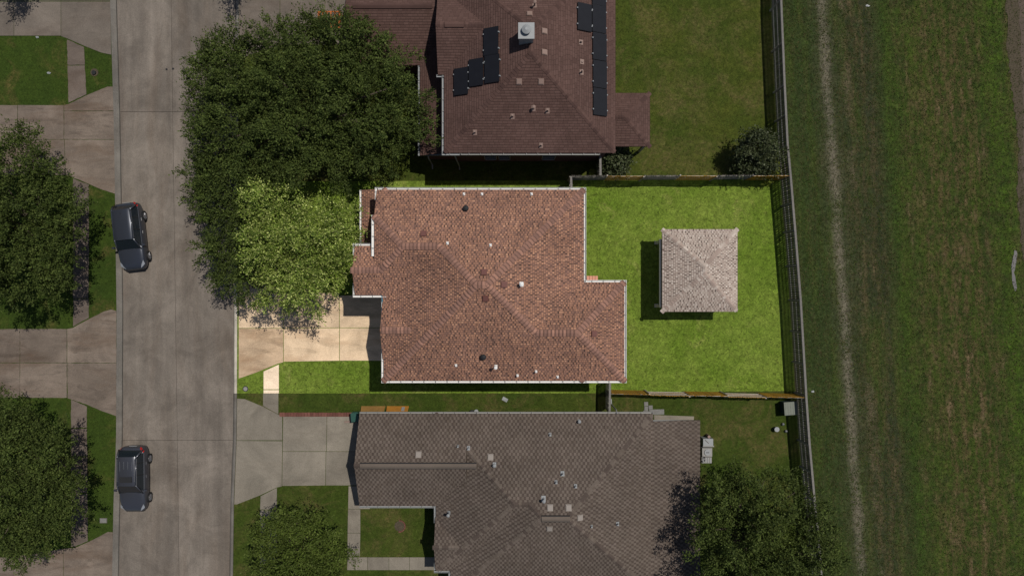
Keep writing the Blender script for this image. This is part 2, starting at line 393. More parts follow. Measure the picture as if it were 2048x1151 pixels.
# drain dots on the street
for i, (x, y) in enumerate(((332,138),(345,137))):
    b = MB(); c = W(x, y); b.cyl(c, .075, -.084, -.07, 12); b.cyl(c, .05, -.07, -.062, 12)
    tag(b.build('survey_cap', MT['black']), ['small dark cap on the street, the one further from the oak', 'small dark cap on the street, the one nearer the oak'][i], 'cap', 'dark caps set in the street')
def curb(name, label, f, w_, mat, inner, y0=-400, y1=1500):
    # kerb cross-section: flat top with a sloped face to the gutter
    b = MB(); n = 60; prev = None
    for i in range(n+1):
        y = y0+(y1-y0)*i/n; x = f(y); a = W(x, y); k = w_/S
        if inner > 0: sec = [(a[0], -.3), (a[0], .055), (a[0]+k*.55, .055), (a[0]+k, -.03), (a[0]+k+.02, -.3)]
        else: sec = [(a[0], -.3), (a[0], .055), (a[0]-k*.55, .055), (a[0]-k, -.03), (a[0]-k-.02, -.3)]
        row = [(p[0], a[1], p[1]) for p in sec]
        if prev:
            for j in range(len(sec)-1):
                q = [prev[j], row[j], row[j+1], prev[j+1]]
                b.face(q if inner > 0 else q[::-1])
        prev = row
    o = b.build(name, mat); tag(o, label, kind='structure'); return o
curb('curb', 'concrete kerb along the left side of the street', lx, 10, MT['curb'], 1)
curb('curb', 'concrete kerb along the right side of the street, upper part', rx, 7, MT['curb'], -1, -400, 363)
curb('curb', 'pale undimmed kerb in front of the middle house', rx, 7, MT['curb_lot'], -1, 363.5, 786)
curb('curb', 'concrete kerb along the right side of the street, lower part', rx, 7, MT['curb'], -1, 786.5, 1500)

# left driveways and walks
dr = structure('driveway', 'stained driveway at the top left across the street')
slabs(dr, [[(-200,-60),(122,-60),(122,2),(-200,2)], [(-200,3),(28,3),(28,72),(-200,72)], [(28,3),(122,3),(122,72),(28,72)],
           [(122,3),(221,3),(223,110),(203,106),(170,93),(131,76),(122,73)], [(122,-60),(219,-60),(221,2),(122,2)]], .01, MT['conc_top'], .016)
dr = structure('driveway', 'stained driveway across the street level with the big oak')
slabs(dr, [[(-200,210),(35,210),(35,279),(-200,279)], [(35,210),(128,210),(128,279),(35,279)], [(128,210),(137,208),(174,190),(215,173),(226,173),(228,222),(128,222)],
           [(128,222),(228,222),(229,279),(128,279)], [(-200,279),(35,279),(35,350),(-200,350)], [(35,279),(129,279),(131,350),(35,350)],
           [(129,279),(229,279),(231,388),(200,378),(159,360),(131,350)]], .01, MT['conc_l'], .016, .012)
dr = structure('driveway', 'streaked driveway on the left opposite the middle house')
slabs(dr, [[(-200,658),(40,657),(40,725),(-200,725)], [(40,657),(134,657),(134,725),(40,725)], [(134,657),(145,655),(178,637),(208,622),(222,618),(233,621),(233,725),(134,725)],
           [(-200,725),(40,725),(40,795),(-200,796)], [(40,725),(134,725),(134,795),(40,795)], [(134,725),(233,725),(233,832),(205,822),(172,808),(135,796)]], .01, MT['conc_l'], .016, .014)
dr = structure('driveway', 'rust stained driveway at the bottom left corner')
slabs(dr, [[(-200,1125),(27,1112),(27,1300),(-200,1300)], [(27,1112),(127,1096),(127,1300),(27,1300)], [(127,1096),(150,1094),(186,1078),(216,1062),(226,1063),(225,1300),(127,1300)]], .01, MT['conc_l'], .016, .012)
sw = structure('sidewalk', 'old sidewalk along the left side of the street')
slabs(sw, [[(134,79),(168,94),(170,130),(135,130)], [(135,131),(170,131),(173,189),(137,206)],
           [(159,362),(178,369),(178,430),(146,430),(146,356)], [(146,431),(178,431),(178,512),(146,512)], [(146,513),(178,513),(177,596),(146,596)], [(147,597),(178,597),(178,635),(146,653)],
           [(142,798),(174,812),(174,855),(142,855)], [(142,856),(174,856),(175,912),(142,912)], [(142,913),(175,913),(175,985),(142,985)], [(142,986),(175,986),(176,1081),(150,1092),(142,1092)]],
      .012, MT['walk_old'], .012, .022)
# right side, top: driveway under the oak
dr = structure('driveway', 'pale driveway at the top beside the orange frame')
slabs(dr, [[(478,-60),(560,-60),(560,90),(478,118)], [(560,-60),(650,-60),(650,90),(560,90)], [(650,-60),(697,-60),(697,90),(650,90)]], .01, MT['conc_top'], .016)
# lot driveway
dr = structure('driveway', 'warm undimmed driveway of the middle house')
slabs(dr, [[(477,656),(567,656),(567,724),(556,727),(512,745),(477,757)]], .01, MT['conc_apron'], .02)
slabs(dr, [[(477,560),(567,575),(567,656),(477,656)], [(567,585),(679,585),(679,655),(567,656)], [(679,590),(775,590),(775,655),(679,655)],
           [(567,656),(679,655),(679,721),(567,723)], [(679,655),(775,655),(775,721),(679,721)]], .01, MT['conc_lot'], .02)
sw = structure('sidewalk', 'pale undimmed walk slab on the lawn of the middle house')
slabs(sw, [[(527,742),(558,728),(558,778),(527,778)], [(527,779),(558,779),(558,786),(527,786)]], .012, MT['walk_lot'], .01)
sw = structure('sidewalk', 'grey walk slabs of the bottom house near the street')
slabs(sw, [[(526,786),(557,786),(557,828),(526,811)], [(521,991),(554,974),(554,1018),(520,1018)], [(520,1019),(554,1019),(554,1090),(520,1090)], [(520,1091),(554,1091),(554,1300),(520,1300)]], .012, MT['conc_new'], .01)
dr = structure('driveway', 'clean square slab driveway of the bottom house')
slabs(dr, [[(474,796),(490,797),(526,812),(557,828),(565,832),(565,880),(473,880)], [(473,880),(565,881),(564,972),(554,974),(520,990),(474,1008),(468,1008)],
           [(566,832),(654,832),(653,902),(565,902)], [(654,832),(740,832),(740,902),(653,902)], [(565,902),(652,902),(651,970),(564,971)], [(652,902),(740,902),(740,970),(651,970)]], .01, MT['conc_new'], .016)
pt = structure('path', 'L-shaped slab path to the door of the bottom house')
slabs(pt, [[(697,971),(740,971),(740,1017),(696,1017)], [(696,1017),(721,1017),(721,1065),(695,1065)], [(695,1065),(721,1065),(720,1112),(695,1112)],
           [(695,1113),(735,1113),(735,1139),(694,1139)], [(735,1113),(778,1113),(778,1139),(735,1139)], [(778,1113),(819,1113),(819,1139),(778,1139)],
           [(819,1113),(868,1113),(868,1139),(819,1139)]], .014, MT['conc_new'], .012)
# red paver border
bd = thing('paver_border', 'narrow border of red pavers along the bottom house driveway', 'border')
x = 559.0
while x < 706:
    slabs(bd, [[(x,824+random.uniform(-.5,.5)),(x+5.6,824),(x+5.6,832.5),(x,832.5)]], .03, MT['redpaver'], .008, 0, 'brick'); x += 5.6
# grey stepping slabs behind the bottom house
def paver(x0, y0, x1, y1, label, rot=0):
    c = W((x0+x1)/2, (y0+y1)/2); b = MB(); w_ = (x1-x0)/S/2; h_ = (y1-y0)/S/2
    b.box((-w_,-h_,-.06), (w_,h_,.05)); b.box((-w_+.02,-h_+.02,.05), (w_-.02,h_-.02,.058)); o = b.build('paver', MT['paver']); o.location = (c[0], c[1], 0); o.rotation_euler.z = rot
    tag(o, label, 'paver', 'loose grey pavers behind the bottom house')
paver(1288,803,1296,811,'square grey paver with a dark hole, furthest from the bottom house roof', .03)
paver(1288.5,812,1296,820,'pale greenish paver below the one with the hole', -.05)
paver(1297,810,1305,817.5,'pinkish grey paver beside the pale greenish one', .05)
paver(1286,820.5,1297,829,'square grey paver touching the gutter edge, left of the long slab', .0)
paver(1298,817.8,1328,828,'long grey slab lying beside the bottom house gutter', .02)
sheet('patio', 'pale concrete strip behind the corner of the bottom house', [(1308,829),(1388,832),(1387,846),(1309,846)], .006, MT['conc_new'], .1)

# ------------------------------------------------------------------ roofs
def clip_half(poly, a, b_, c_):   # keep a*x+b*y+c >= 0
    out = []
    n = len(poly)
    for i in range(n):
        p, q = poly[i], poly[(i+1)%n]; dp = a*p[0]+b_*p[1]+c_; dq = a*q[0]+b_*q[1]+c_
        if dp >= 0: out.append(p)
        if (dp >= 0) != (dq >= 0):
            t = dp/(dp-dq); out.append((p[0]+(q[0]-p[0])*t, p[1]+(q[1]-p[1])*t))
    return out
def area(p): return .5*abs(sum(p[i][0]*p[(i+1)%len(p)][1]-p[(i+1)%len(p)][0]*p[i][1] for i in range(len(p)))) if len(p) > 2 else 0
class Wing:
    # rect in metres (x0,y0,x1,y1) y up; sides: dict side->(offset height). height = e + off + s*dist
    def __init__(s, rect, e, slope, sides, foot=None, gut=()):
        s.r = rect; s.e = e; s.s = slope; s.sides = sides; s.foot = foot or [rect]
        s.pl = {}
        x0, y0, x1, y1 = rect
        for k, off in sides.items():
            sl = slope
            if isinstance(off, tuple): off, sl = off
            if k == 'W': s.pl[k] = (sl, 0, e+off-sl*x0)
            if k == 'E': s.pl[k] = (-sl, 0, e+off+sl*x1)
            if k == 'S': s.pl[k] = (0, sl, e+off-sl*y0)
            if k == 'N': s.pl[k] = (0, -sl, e+off+sl*y1)
    def z(s, x, y): return min(a*x+b_*y+c_ for a, b_, c_ in s.pl.values())
    def inside(s, x, y, t=1e-6): return any(f[0]-t <= x <= f[2]+t and f[1]-t <= y <= f[3]+t for f in s.foot)
def roof_z(wings, x, y):
    zs = [w_.z(x, y) for w_ in wings if w_.inside(x, y)]
    return max(zs) if zs else None
def roof_pieces(wings):
    out = []
    for i, w_ in enumerate(wings):
        for k, (a, b_, c_) in w_.pl.items():
            for f in w_.foot:
                base = [(f[0],f[1]),(f[2],f[1]),(f[2],f[3]),(f[0],f[3])]
                for k2, (a2, b2, c2) in w_.pl.items():
                    if k2 != k: base = clip_half(base, a2-a, b2-b_, c2-c_)
                    if len(base) < 3: break
                if area(base) < 1e-3: continue
                pcs = [base]
                for j, v in enumerate(wings):
                    if j == i: continue
                    for g in v.foot:
                        hs = [(1,0,-g[0]),(-1,0,g[2]),(0,1,-g[1]),(0,-1,g[3])] + [(a2-a, b2-b_, c2-c_ - (1e-4 if j > i else -1e-4)) for (a2, b2, c2) in v.pl.values()]
                        new = []
                        for p in pcs:
                            cur = p
                            for (ha, hb, hc) in hs:
                                if len(cur) < 3: break
                                outp = clip_half(cur, -ha, -hb, -hc)
                                if area(outp) > 1e-3: new.append(outp)
                                cur = clip_half(cur, ha, hb, hc)
                            # cur is covered by the other wing: dropped
                        pcs = new
                for p in pcs: out.append((i, k, p))
    return out
def add_roof(house, wings, mats, style, exposure=.143, seed=1):
    r = random.Random(seed)
    deck = MB(); sh = MB()
    rowcache = {}
    for (i, k, poly) in roof_pieces(wings):
        w_ = wings[i]; a, b_, c_ = w_.pl[k]; sl = math.hypot(a, b_)
        zf = lambda x, y: a*x+b_*y+c_
        deck.prism(poly, [zf(*p) for p in poly], [zf(*p)-.09 for p in poly])
        x0, y0, x1, y1 = w_.r; cx = exposure/math.sqrt(1+sl*sl)
        if k == 'W': fr = lambda u, d: (x0+d, u)
        if k == 'E': fr = lambda u, d: (x1-d, u)
        if k == 'S': fr = lambda u, d: (u, y0+d)
        if k == 'N': fr = lambda u, d: (u, y1-d)
        inv = {'W': lambda p: (p[1], p[0]-x0), 'E': lambda p: (p[1], x1-p[0]), 'S': lambda p: (p[0], p[1]-y0), 'N': lambda p: (p[0], y1-p[1])}[k]
        uv = [inv(p) for p in poly]
        A = sum(uv[q][0]*uv[(q+1)%len(uv)][1]-uv[(q+1)%len(uv)][0]*uv[q][1] for q in range(len(uv)))
        if A < 0: uv = uv[::-1]
        hs = []
        for q in range(len(uv)):
            p0, p1 = uv[q], uv[(q+1)%len(uv)]; dx, dy = p1[0]-p0[0], p1[1]-p0[1]; L = math.hypot(dx, dy)
            if L < 1e-6: continue
            hs.append((-dy/L, dx/L, (dy*p0[0]-dx*p0[1])/L))
        d0 = min(p[1] for p in uv); d1 = max(p[1] for p in uv); u0 = min(p[0] for p in uv); u1 = max(p[0] for p in uv)
        for row in range(int(math.floor(d0/cx)), int(math.ceil(d1/cx))+1):
            key = (i, k, row)
            if key not in rowcache:
                rr = random.Random('%d,%d,%s,%d' % (seed, i, k, row)); us = []; u = -40 + (rr.random()*.3)
                if style == 'plain':
                    while u < 45:
                        wd = rr.uniform(.28, .34); us.append((u, u+wd, 0)); u += wd
                else:
                    pit, fr_ = (.285, .62) if style == 'dots' else (.215, .70)
                    off = pit*.5*(row % 2); nn_ = int(80/pit)
                    for q_ in range(nn_):
                        ua = -40+off+q_*pit+rr.uniform(-.014, .014)*(1 if style == 'dots' else 3.2); um = ua+pit*(fr_+rr.uniform(-.08, .08)); ub = -40+off+(q_+1)*pit
                        us.append((ua, um, 0)); us.append((um, ub, 1 if (style == 'dots' or rr.random() < .72) else 0))
                rowcache[key] = us
            e0, e1 = row*cx, (row+1)*cx
            if style == 'plain': strips = [(e0, e0+cx*.25, 1), (e0+cx*.25, e1, 0)]  # darker lower strip paints the shadow line of each course
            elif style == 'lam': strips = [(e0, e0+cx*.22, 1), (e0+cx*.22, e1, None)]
            else: strips = [(e0, e1, None)]
            for (ua, ub, mi) in rowcache[key]:
                if ub < u0 or ua > u1: continue
                for (f0, f1, mm) in strips:
                    m_ = mi if mm is None else mm
                    q = [(ua+.006, f0), (ub-.006, f0), (ub-.006, f1), (ua+.006, f1)]
                    if any(h0*c[0]+h1*c[1]+h2 < 0 for c in q for (h0, h1, h2) in hs):
                        for (h0, h1, h2) in hs:
                            q = clip_half(q, h0, h1, h2)
                            if len(q) < 3: break
                        if area(q) < 2e-5: continue
                    lift = .020 if m_ == 0 else .010
                    pts = []
                    for (u, d) in q:
                        x, y = fr(u, d); t = (d-e0)/(e1-e0); pts.append((x, y, zf(x, y)+.004+lift*(1-t)))
                    if k in ('W', 'N'): pts = pts[::-1]
                    sh.face(pts, m_)
    deck.build('roof_deck', MT['roofdeck'], house)
    # make normals point up
    me_o = sh.build('roof_shingles', mats, house); me = me_o.data
    nrm = np.empty(len(me.polygons)*3); me.polygons.foreach_get('normal', nrm)
    bad = np.where(nrm[2::3] < 0)[0]
    if len(bad):
        import bmesh
        bm = bmesh.new(); bm.from_mesh(me); bm.faces.ensure_lookup_table()
        bmesh.ops.reverse_faces(bm, faces=[bm.faces[int(q)] for q in bad]); bm.to_mesh(me); bm.free()
    me_o['kind'] = 'stuff'
def hip_lines(wings, step):
    out = []
    for i, w_ in enumerate(wings):
        ks = list(w_.pl.keys())
        for p in range(len(ks)):
            for q in range(p+1, len(ks)):
                A, B = w_.pl[ks[p]], w_.pl[ks[q]]; da, db, dc = A[0]-B[0], A[1]-B[1], A[2]-B[2]
                L = math.hypot(da, db); n = (da/L, db/L); p0 = (-dc*da/L/L, -dc*db/L/L); t = (-n[1], n[0])
                # direction that climbs (or arbitrary on a ridge)
                g = A[0]*t[0]+A[1]*t[1]
                if g < 0: t = (-t[0], -t[1]); g = -g
                s0 = -60.0; pts = []
                base = -(p0[0]*t[0]+p0[1]*t[1])
                s_ = base-40
                while s_ < base+40:
                    x, y = p0[0]+t[0]*s_, p0[1]+t[1]*s_
                    if w_.inside(x, y, -.02):
                        z = A[0]*x+A[1]*y+A[2]
                        za_ = roof_z(wings, x+n[0]*.2, y+n[1]*.2); zb_ = roof_z(wings, x-n[0]*.2, y-n[1]*.2)
                        if z <= w_.z(x, y)+1e-4 and z >= roof_z(wings, x, y)-.015 and (za_ is None or zb_ is None or (za_+zb_)/2 < z-.03): out.append((x, y, z, t, g))
                    s_ += step
    return out
def capmesh(name, mat, ln, drop, g):
    b = MB(); hw = .20
    sq = math.sqrt(1+g*g)
    for lift, dz in ((0, 0),):
        za, zb = .075, .022
        for sgn in (1, -1):
            f = [(-ln/2, 0, za), (ln/2, 0, zb), (ln/2, sgn*hw, zb-drop), (-ln/2, sgn*hw, za-drop)]
            b.face(f if sgn > 0 else f[::-1])
            c = ln*.27; f = [(-ln/2, 0, za+.004), (-ln/2+c, 0, za+.003), (-ln/2+c, sgn*hw, za-drop+.003), (-ln/2, sgn*hw, za-drop+.004)]
            b.face(f if sgn > 0 else f[::-1], 1)
        b.face([(-ln/2, 0, za), (-ln/2, hw, za-drop), (-ln/2, hw, zb-drop-.03), (-ln/2, 0, zb-.03)])
        b.face([(-ln/2, 0, za), (-ln/2, 0, zb-.03), (-ln/2, -hw, zb-drop-.03), (-ln/2, -hw, za-drop)])
    me = bpy.data.meshes.new(name); me.from_pydata(b.v, [], b.f); me.materials.append(mat); me.materials.append(MT['sh_dark']); me.polygons.foreach_set('material_index', b.m); me.update(); return me
def caps_parts(house, wings, mat, slope, step=.205):
    L = hip_lines(wings, step); mr = capmesh('ridge_cap', mat, step+.03, slope*.20, 0); mh = capmesh('ridge_cap', mat, step+.03, slope*.20/math.sqrt(2), slope)
    for (x, y, z, t, g) in L:
        o = link('ridge_cap', mh if g > .01 else mr, house)
        X = Vector((t[0], t[1], g)).normalized(); Y = Vector((-t[1], t[0], 0)); Z = X.cross(Y)
        M = Matrix((X, Y, Z)).transposed().to_4x4(); M.translation = Vector((x, y, z)); o.matrix_local = M
    print('caps', len(L))
def caps_stuff(house, wings, mats, slope, step=.2):
    L = hip_lines(wings, step); b = MB(); r = random.Random(5)
    for (x, y, z, t, g) in L:
        X = Vector((t[0], t[1], g)).normalized(); Y = Vector((-t[1], t[0], 0)); Z = X.cross(Y); c = Vector((x, y, z)); ln = step+.02
        drop = slope*.15/(math.sqrt(2) if g > .01 else 1); mi = 0 if r.random() < .6 else 1
        for sg in (1, -1):
            f = [c-X*ln/2+Z*.04, c+X*ln/2+Z*.018, c+X*ln/2+Z*(.018-drop)+Y*sg*.15, c-X*ln/2+Z*(.04-drop)+Y*sg*.15]
            b.face(f if sg > 0 else f[::-1], mi)
    o = b.build('ridge_caps', mats, house); o['kind'] = 'stuff'
def gutter(house, p, q, e, mat, out, w_=.135):
    # open U-shaped gutter with hanger straps; out = outward unit normal
    p = Vector((p[0], p[1])); q = Vector((q[0], q[1])); n = Vector(out)
    b = MB(); s = MB(); d = (q-p).normalized(); L = (q-p).length
    def bar(o0, o1, z0, z1, a=0, c=None, mb=b):
        c = L if c is None else c
        P = [p+d*a+n*o0, p+d*c+n*o0, p+d*c+n*o1, p+d*a+n*o1]; mb.prism([tuple(v) for v in P], z1, z0)
    z = e-.02
    bar(-.02, .0, z-.13, z+.0); bar(.0, w_-.02, z-.13, z-.115); bar(w_-.02, w_, z-.13, z+.012)
    bar(.0, w_-.02, z-.115, z-.0, 0, .02); bar(.0, w_-.02, z-.115, z-.0, L-.02, L)
    o = b.build('gutter', mat, house)
    t = .5
    while t < L: bar(-.01, w_-.002, z-.004, z+.018, t, t+.028, s); t += .74
    if s.v: g = s.build('gutter_straps', MT['grey_w'], o); g['kind'] = 'stuff'
    return o
def soffit(house, wings, mat, d=.02):
    b = MB()
    for i, w_ in enumerate(wings):
        for j, f in enumerate(w_.foot):
            z = w_.e-.05-.004*i-.002*j; b.box((f[0]+d, f[1]+d, z-.10), (f[2]-d, f[3]-d, z))
    b.build('soffit', mat, house)
def walls(house, rects, ztop, mat, name='wall'):
    for (x0, y0, x1, y1) in rects:
        b = MB(); b.box((x0, y0, -.3), (x1, y1, ztop)); b.build(name, mat, house)
def gable(house, w_, side, mat, inset=.32, wings=None):
    b = MB(); x0, y0, x1, y1 = w_.r; x = x0+inset; N = 24; prev = None
    for i in range(N+1):
        y = y0+.02+(y1-y0-.04)*i/N; z = w_.z(x, y)-.07
        if prev and max(z, prev[1]) > w_.e-.1:
            b.prism([(x, prev[0]), (x+.12, prev[0]), (x+.12, y), (x, y)], [prev[1], prev[1], z, z], [w_.e-.2]*4)
        prev = (y, z)
    b.build('gable_wall', mat, house)
def rectpx(x0, y0, x1, y1, z):
    a = W(x0, y1, z); c = W(x1, y0, z); return (a[0], a[1], c[0], c[1])
def on_roof(wings, px, py):
    z = 5.0
    for _ in range(12):
        x, y = W(px, py, z); zz = roof_z(wings, x, y)
        if zz is None: zz = 5
        z = zz
    return x, y, z
def pipe_vent(house, wings, px, py, mat, h=.28, r=.05, fl=.16, hood=False):
    x, y, z = on_roof(wings, px, py)
    b = MB(); gxx = (roof_z(wings, x+.05, y)-roof_z(wings, x-.05, y))/.1; gyy = (roof_z(wings, x, y+.05)-roof_z(wings, x, y-.05))/.1
    P = [(-fl,-fl*1.2),(fl,-fl*1.2),(fl,fl*1.2),(-fl,fl*1.2)]
    b.prism(P, [gxx*p[0]+gyy*p[1]+.045 for p in P], [gxx*p[0]+gyy*p[1] for p in P])
    b.cyl((0,0), r*1.7, .0, .13, 10, r*1.2)
    b.cyl((0,0), r, .05, h, 10)
    if hood: b.cyl((0,0), r*1.2, h-.02, h+.05, 12, r*2.2); b.cyl((0,0), r*2.2, h+.05, h+.10, 12, r*.8)
    o = b.build('vent_pipe', mat, house); o.location = (x, y, z); return o
def box_vent(house, wings, px, py, mat, w_=.32, h=.13):
    x, y, z = on_roof(wings, px, py)
    gxx = (roof_z(wings, x+.05, y)-roof_z(wings, x-.05, y))/.1; gyy = (roof_z(wings, x, y+.05)-roof_z(wings, x, y-.05))/.1
    b = MB(); k = w_/2
    for (kk, a, c) in ((k*1.12, 0, .04), (k, .04, h), (k*.82, h, h+.03)):
        P = [(-kk,-kk),(kk,-kk),(kk,kk),(-kk,kk)]; b.prism(P, [gxx*p[0]+gyy*p[1]+c for p in P], [gxx*p[0]+gyy*p[1]+a for p in P])
    o = b.build('roof_vent', mat, house); o.location = (x, y, z); return o
def turbine(house, wings, px, py, mat):
    x, y, z = on_roof(wings, px, py); b = MB()
    b.cyl((0,0), .13, -.1, .12, 14)
    for i in range(5):
        a0, a1 = i/5*math.pi, (i+1)/5*math.pi
        b.cyl((0,0), .10+.09*math.sin(a0), .12+.24*i/5, .12+.24*(i+1)/5, 14, .10+.09*math.sin(a1) if i < 4 else .04)
    o = b.build('turbine_vent', mat, house); o.location = (x, y, z); return o
def downspout(house, x, y, z0, z1, mat, dx=0, dy=-.5):
    b = MB(); b.tube((x, y, z1), (x+dx*.3, y+dy*.3, z1-.35), .045, 6); b.tube((x+dx*.3, y+dy*.3, z1-.35), (x+dx*.3, y+dy*.3, z0+.2), .045, 6)
    b.tube((x+dx*.3, y+dy*.3, z0+.2), (x+dx, y+dy, z0+.04), .045, 6); b.build('downspout', mat, house)
def window(house, p, q, z0, z1, n, framem):
    # window on a wall from p to q (metres), outward normal n
    p = Vector(p); q = Vector(q); n = Vector(n); d = (q-p).normalized(); L = (q-p).length
    def bar(a, c, o0, o1, za, zb, mb):
        P = [p+d*a+n*o0, p+d*c+n*o0, p+d*c+n*o1, p+d*a+n*o1]; mb.prism([tuple(v) for v in P], zb, za)
    f = MB(); g = MB()
    bar(0, .06, 0, .06, z0, z1, f); bar(L-.06, L, 0, .06, z0, z1, f); bar(.06, L-.06, 0, .06, z1-.06, z1, f); bar(.06, L-.06, 0, .10, z0, z0+.06, f); bar(.06, L-.06, 0, .05, (z0+z1)/2-.02, (z0+z1)/2+.02, f)
    o = f.build('window', framem, house); bar(.06, L-.06, 0, .02, z0+.06, z1-.06, g); g.build('pane', MT['glass'], o)

# ---- middle house
E = 5.2; SL = .5
house = thing('house', 'two-storey house with mottled red-brown shingle roof and white gutters in the middle', 'house', (0,0,0))
rA = rectpx(767,379,1168,761,E); rB_ = rectpx(968,564,1249,761,E); rC = rectpx(754,379,960,612,E)
yc0 = W(0,590,5.5)[1]; xa = W(767,0,E)[0]
WA = Wing(rA, E, SL, dict(N=0, S=0, E=0, W=0))
WB = Wing(rB_, E, SL, dict(N=0, S=0, E=0))
jer = (W(0,375,E)[1]-W(0,430,E+.5)[1])*SL
WC = Wing((rC[0], rC[1], rC[2], rC[3]), E, SL, dict(N=0, S=0, W=jer), foot=[(rC[0], yc0, xa, rC[3]), (xa, rC[1], rC[2], rC[3])])
dE = E + SL*(yc0-rC[1])
xd = W(710,0,dE)[0]; yd1 = W(0,491,dE)[1]
WD = Wing((xd, yc0, rC[0]+2.2, yd1), dE, SL, dict(N=0, S=0))
rE = rectpx(767,598,845,718,E)
WE = Wing((rE[0]-.04, rE[1], rE[2], rE[3]), E, SL, dict(N=0, S=0))
HW = [WA, WB, WC, WD, WE]
add_roof(house, HW, [MT['sh_a'], MT['sh_dark']], 'lam', .155, 3)
caps_parts(house, HW, MT['cap_a'], SL, .235)
soffit(house, HW, MT['white'])
i_ = .36
walls(house, [(rA[0]+i_, rA[1]+i_, rA[2]-i_, rA[3]-i_), (rB_[0], rB_[1]+i_+.003, rB_[2]-i_, rB_[3]-i_), (rC[0]+i_, yc0+i_, rC[2], rC[3]-i_-.003), (xd+i_, yc0+i_-.003, rC[0]+1.5, yd1-i_)], E-.1, MT['brick_a'])
gable(house, WC, 'W', MT['siding']); gable(house, WD, 'W', MT['siding']); gable(house, WE, 'W', MT['siding'], .1)
wm = MT['white']
gutter(house, (rA[2], rB_[3]), (rA[2], rA[3]), E, wm, (1,0)); gutter(house, (rC[0], rA[3]), (rA[2]+.14, rA[3]), E, wm, (0,1))
gutter(house, (rA[2]+.02, rB_[3]), (rB_[2]+.14, rB_[3]), E, wm, (0,1)); gutter(house, (rB_[2], rB_[1]), (rB_[2], rB_[3]), E, wm, (1,0))
gutter(house, (rA[0]-.14, rA[1]), (rB_[2]+.14, rA[1]), E, wm, (0,-1))
gutter(house, (rA[0], rA[1]), (rA[0], W(0,697,E)[1]), E, wm, (-1,0)); gutter(house, (rA[0], W(0,625,E)[1]), (rA[0], W(0,596,E)[1]), E, wm, (-1,0))
gutter(house, (rC[0], W(0,399,E)[1]), (rC[0], rC[3]+.14), E, wm, (-1,0))
ej = E+jer; gutter(house, (rC[0], W(0,512,ej)[1]), (rC[0], W(0,430,ej)[1]), ej, wm, (-1,0), .17)
gutter(house, (xd-.14, yc0), (W(772,0,dE)[0], yc0), dE, wm, (0,-1)); gutter(house, (xd, yc0), (xd, W(0,565,dE)[1]), dE, wm, (-1,0))
gutter(house, (xd-.14, yd1), (W(745,0,dE)[0], yd1), dE, wm, (0,1)); gutter(house, (xd, W(0,510,dE)[1]), (xd, yd1), dE, wm, (-1,0))
# teal sided wall under the clipped gable, as its face can be glimpsed under the gutter
# low porch roof in the north-west recess
LE = 2.8
rP = (W(723,0,LE)[0], yd1-.05, rC[0]+.3, W(0,380,LE)[1]); 
WP = Wing(rP, LE, .35, dict(W=0)); add_roof(house, [WP], [MT['sh_a'], MT['sh_dark']], 'lam', .155, 9)
soffit(house, [WP], MT['white']); gutter(house, (rP[0], rP[1]), (rP[0], rP[3]), LE, wm, (-1,0))
walls(house, [(rP[0]+.3, rP[1]+.1, rP[2], rP[3]-.3)], LE-.12, MT['brick_a'])
for (x, y) in ((928,388),(964,388),(1063,388),(895,486),(981,490),(912,730),(1115,753)): pipe_vent(house, HW, x, y, wm, .20, .04, .075)
for (x, y) in ((1035,750),(1072,742)): pipe_vent(house, HW, x, y, wm, .24, .035, .07, True)
pipe_vent(house, HW, 992, 732, wm, .8, .05, .09, True); pipe_vent(house, HW, 1043, 568, wm, .55, .06, .12, True)
for (x, y) in ((847,467),(968,544),(1008,569),(971,597),(1188,667)): box_vent(house, HW, x, y, MT['vent_b'], .34, .12)
turbine(house, HW, 932, 417, MT['black']); turbine(house, HW, 967, 713, MT['black'])
# garage door on the west wall
b = MB(); gxw = rA[0]+i_-.04
for k in range(4): b.box((gxw-.03, -4.6, .05+k*.55), (gxw+.05, -.9, .58+k*.55))
b.build('garage_door', wm, house)
for (yy) in (2.0, 4.2): window(house, (rA[2]-i_, yy), (rA[2]-i_, yy+1.2), 1, 2.3, (1, 0), wm)

# ---- top house (two storeys, brown roof, solar panels)
E2 = 4.8
th = thing('house', 'brown-roofed two-storey house with black solar panels at the top of the photo', 'house', (0,0,0))
xw = W(888,0,E2)[0]; xe = W(1231,0,E2)[0]; ysth = W(0,306,E2)[1]; yn = 21.2
xg = W(876,0,E2)[0]; yg0 = W(0,150,E2)[1]; yg1 = W(0,-19,E2)[1]
UA = Wing((xw, ysth, xe, yn), E2, .5, dict(N=0, S=0, E=0, W=0))
UG = Wing((xg, yg0, xg+3.6, yg1), E2, .5, dict(N=0, S=0))
TW = [UA, UG]
add_roof(th, TW, [MT['sh_b'], MT['sh_bd']], 'plain', .17, 21); caps_stuff(th, TW, [MT['sh_b'], MT['sh_bd']], .5)
soffit(th, TW, MT['dull_w']); gable(th, UG, 'W', MT['brick_b'], .25)
walls(th, [(xw+i_, ysth+i_, xe-i_, yn-i_), (xg+.3, yg0+.3, xw+2, yg1-.3)], E2-.1, MT['brick_b'])
dw = MT['dull_w']
gutter(th, (xw, ysth), (xw, yg0), E2, dw, (-1,0)); gutter(th, (xw-.14, ysth), (W(920,0,E2)[0], ysth), E2, dw, (0,-1)); gutter(th, (W(922,0,E2)[0], ysth), (xe-1.0, ysth), E2, MT['grey_w'], (0,-1), .12)
gutter(th, (xg-.1, yg0), (xw, yg0), E2, dw, (0,-1))
yw = ysth+i_
for (x0, x1) in ((969,994),(997,1021),(1083,1110)):
    window(th, (W(x0,0,4)[0], yw), (W(x1,0,4)[0], yw), 3.2, 4.6, (0,-1), MT['grey_w']); window(th, (W(x0,0,1)[0], yw), (W(x1,0,1)[0], yw), .9, 2.2, (0,-1), MT['grey_w'])
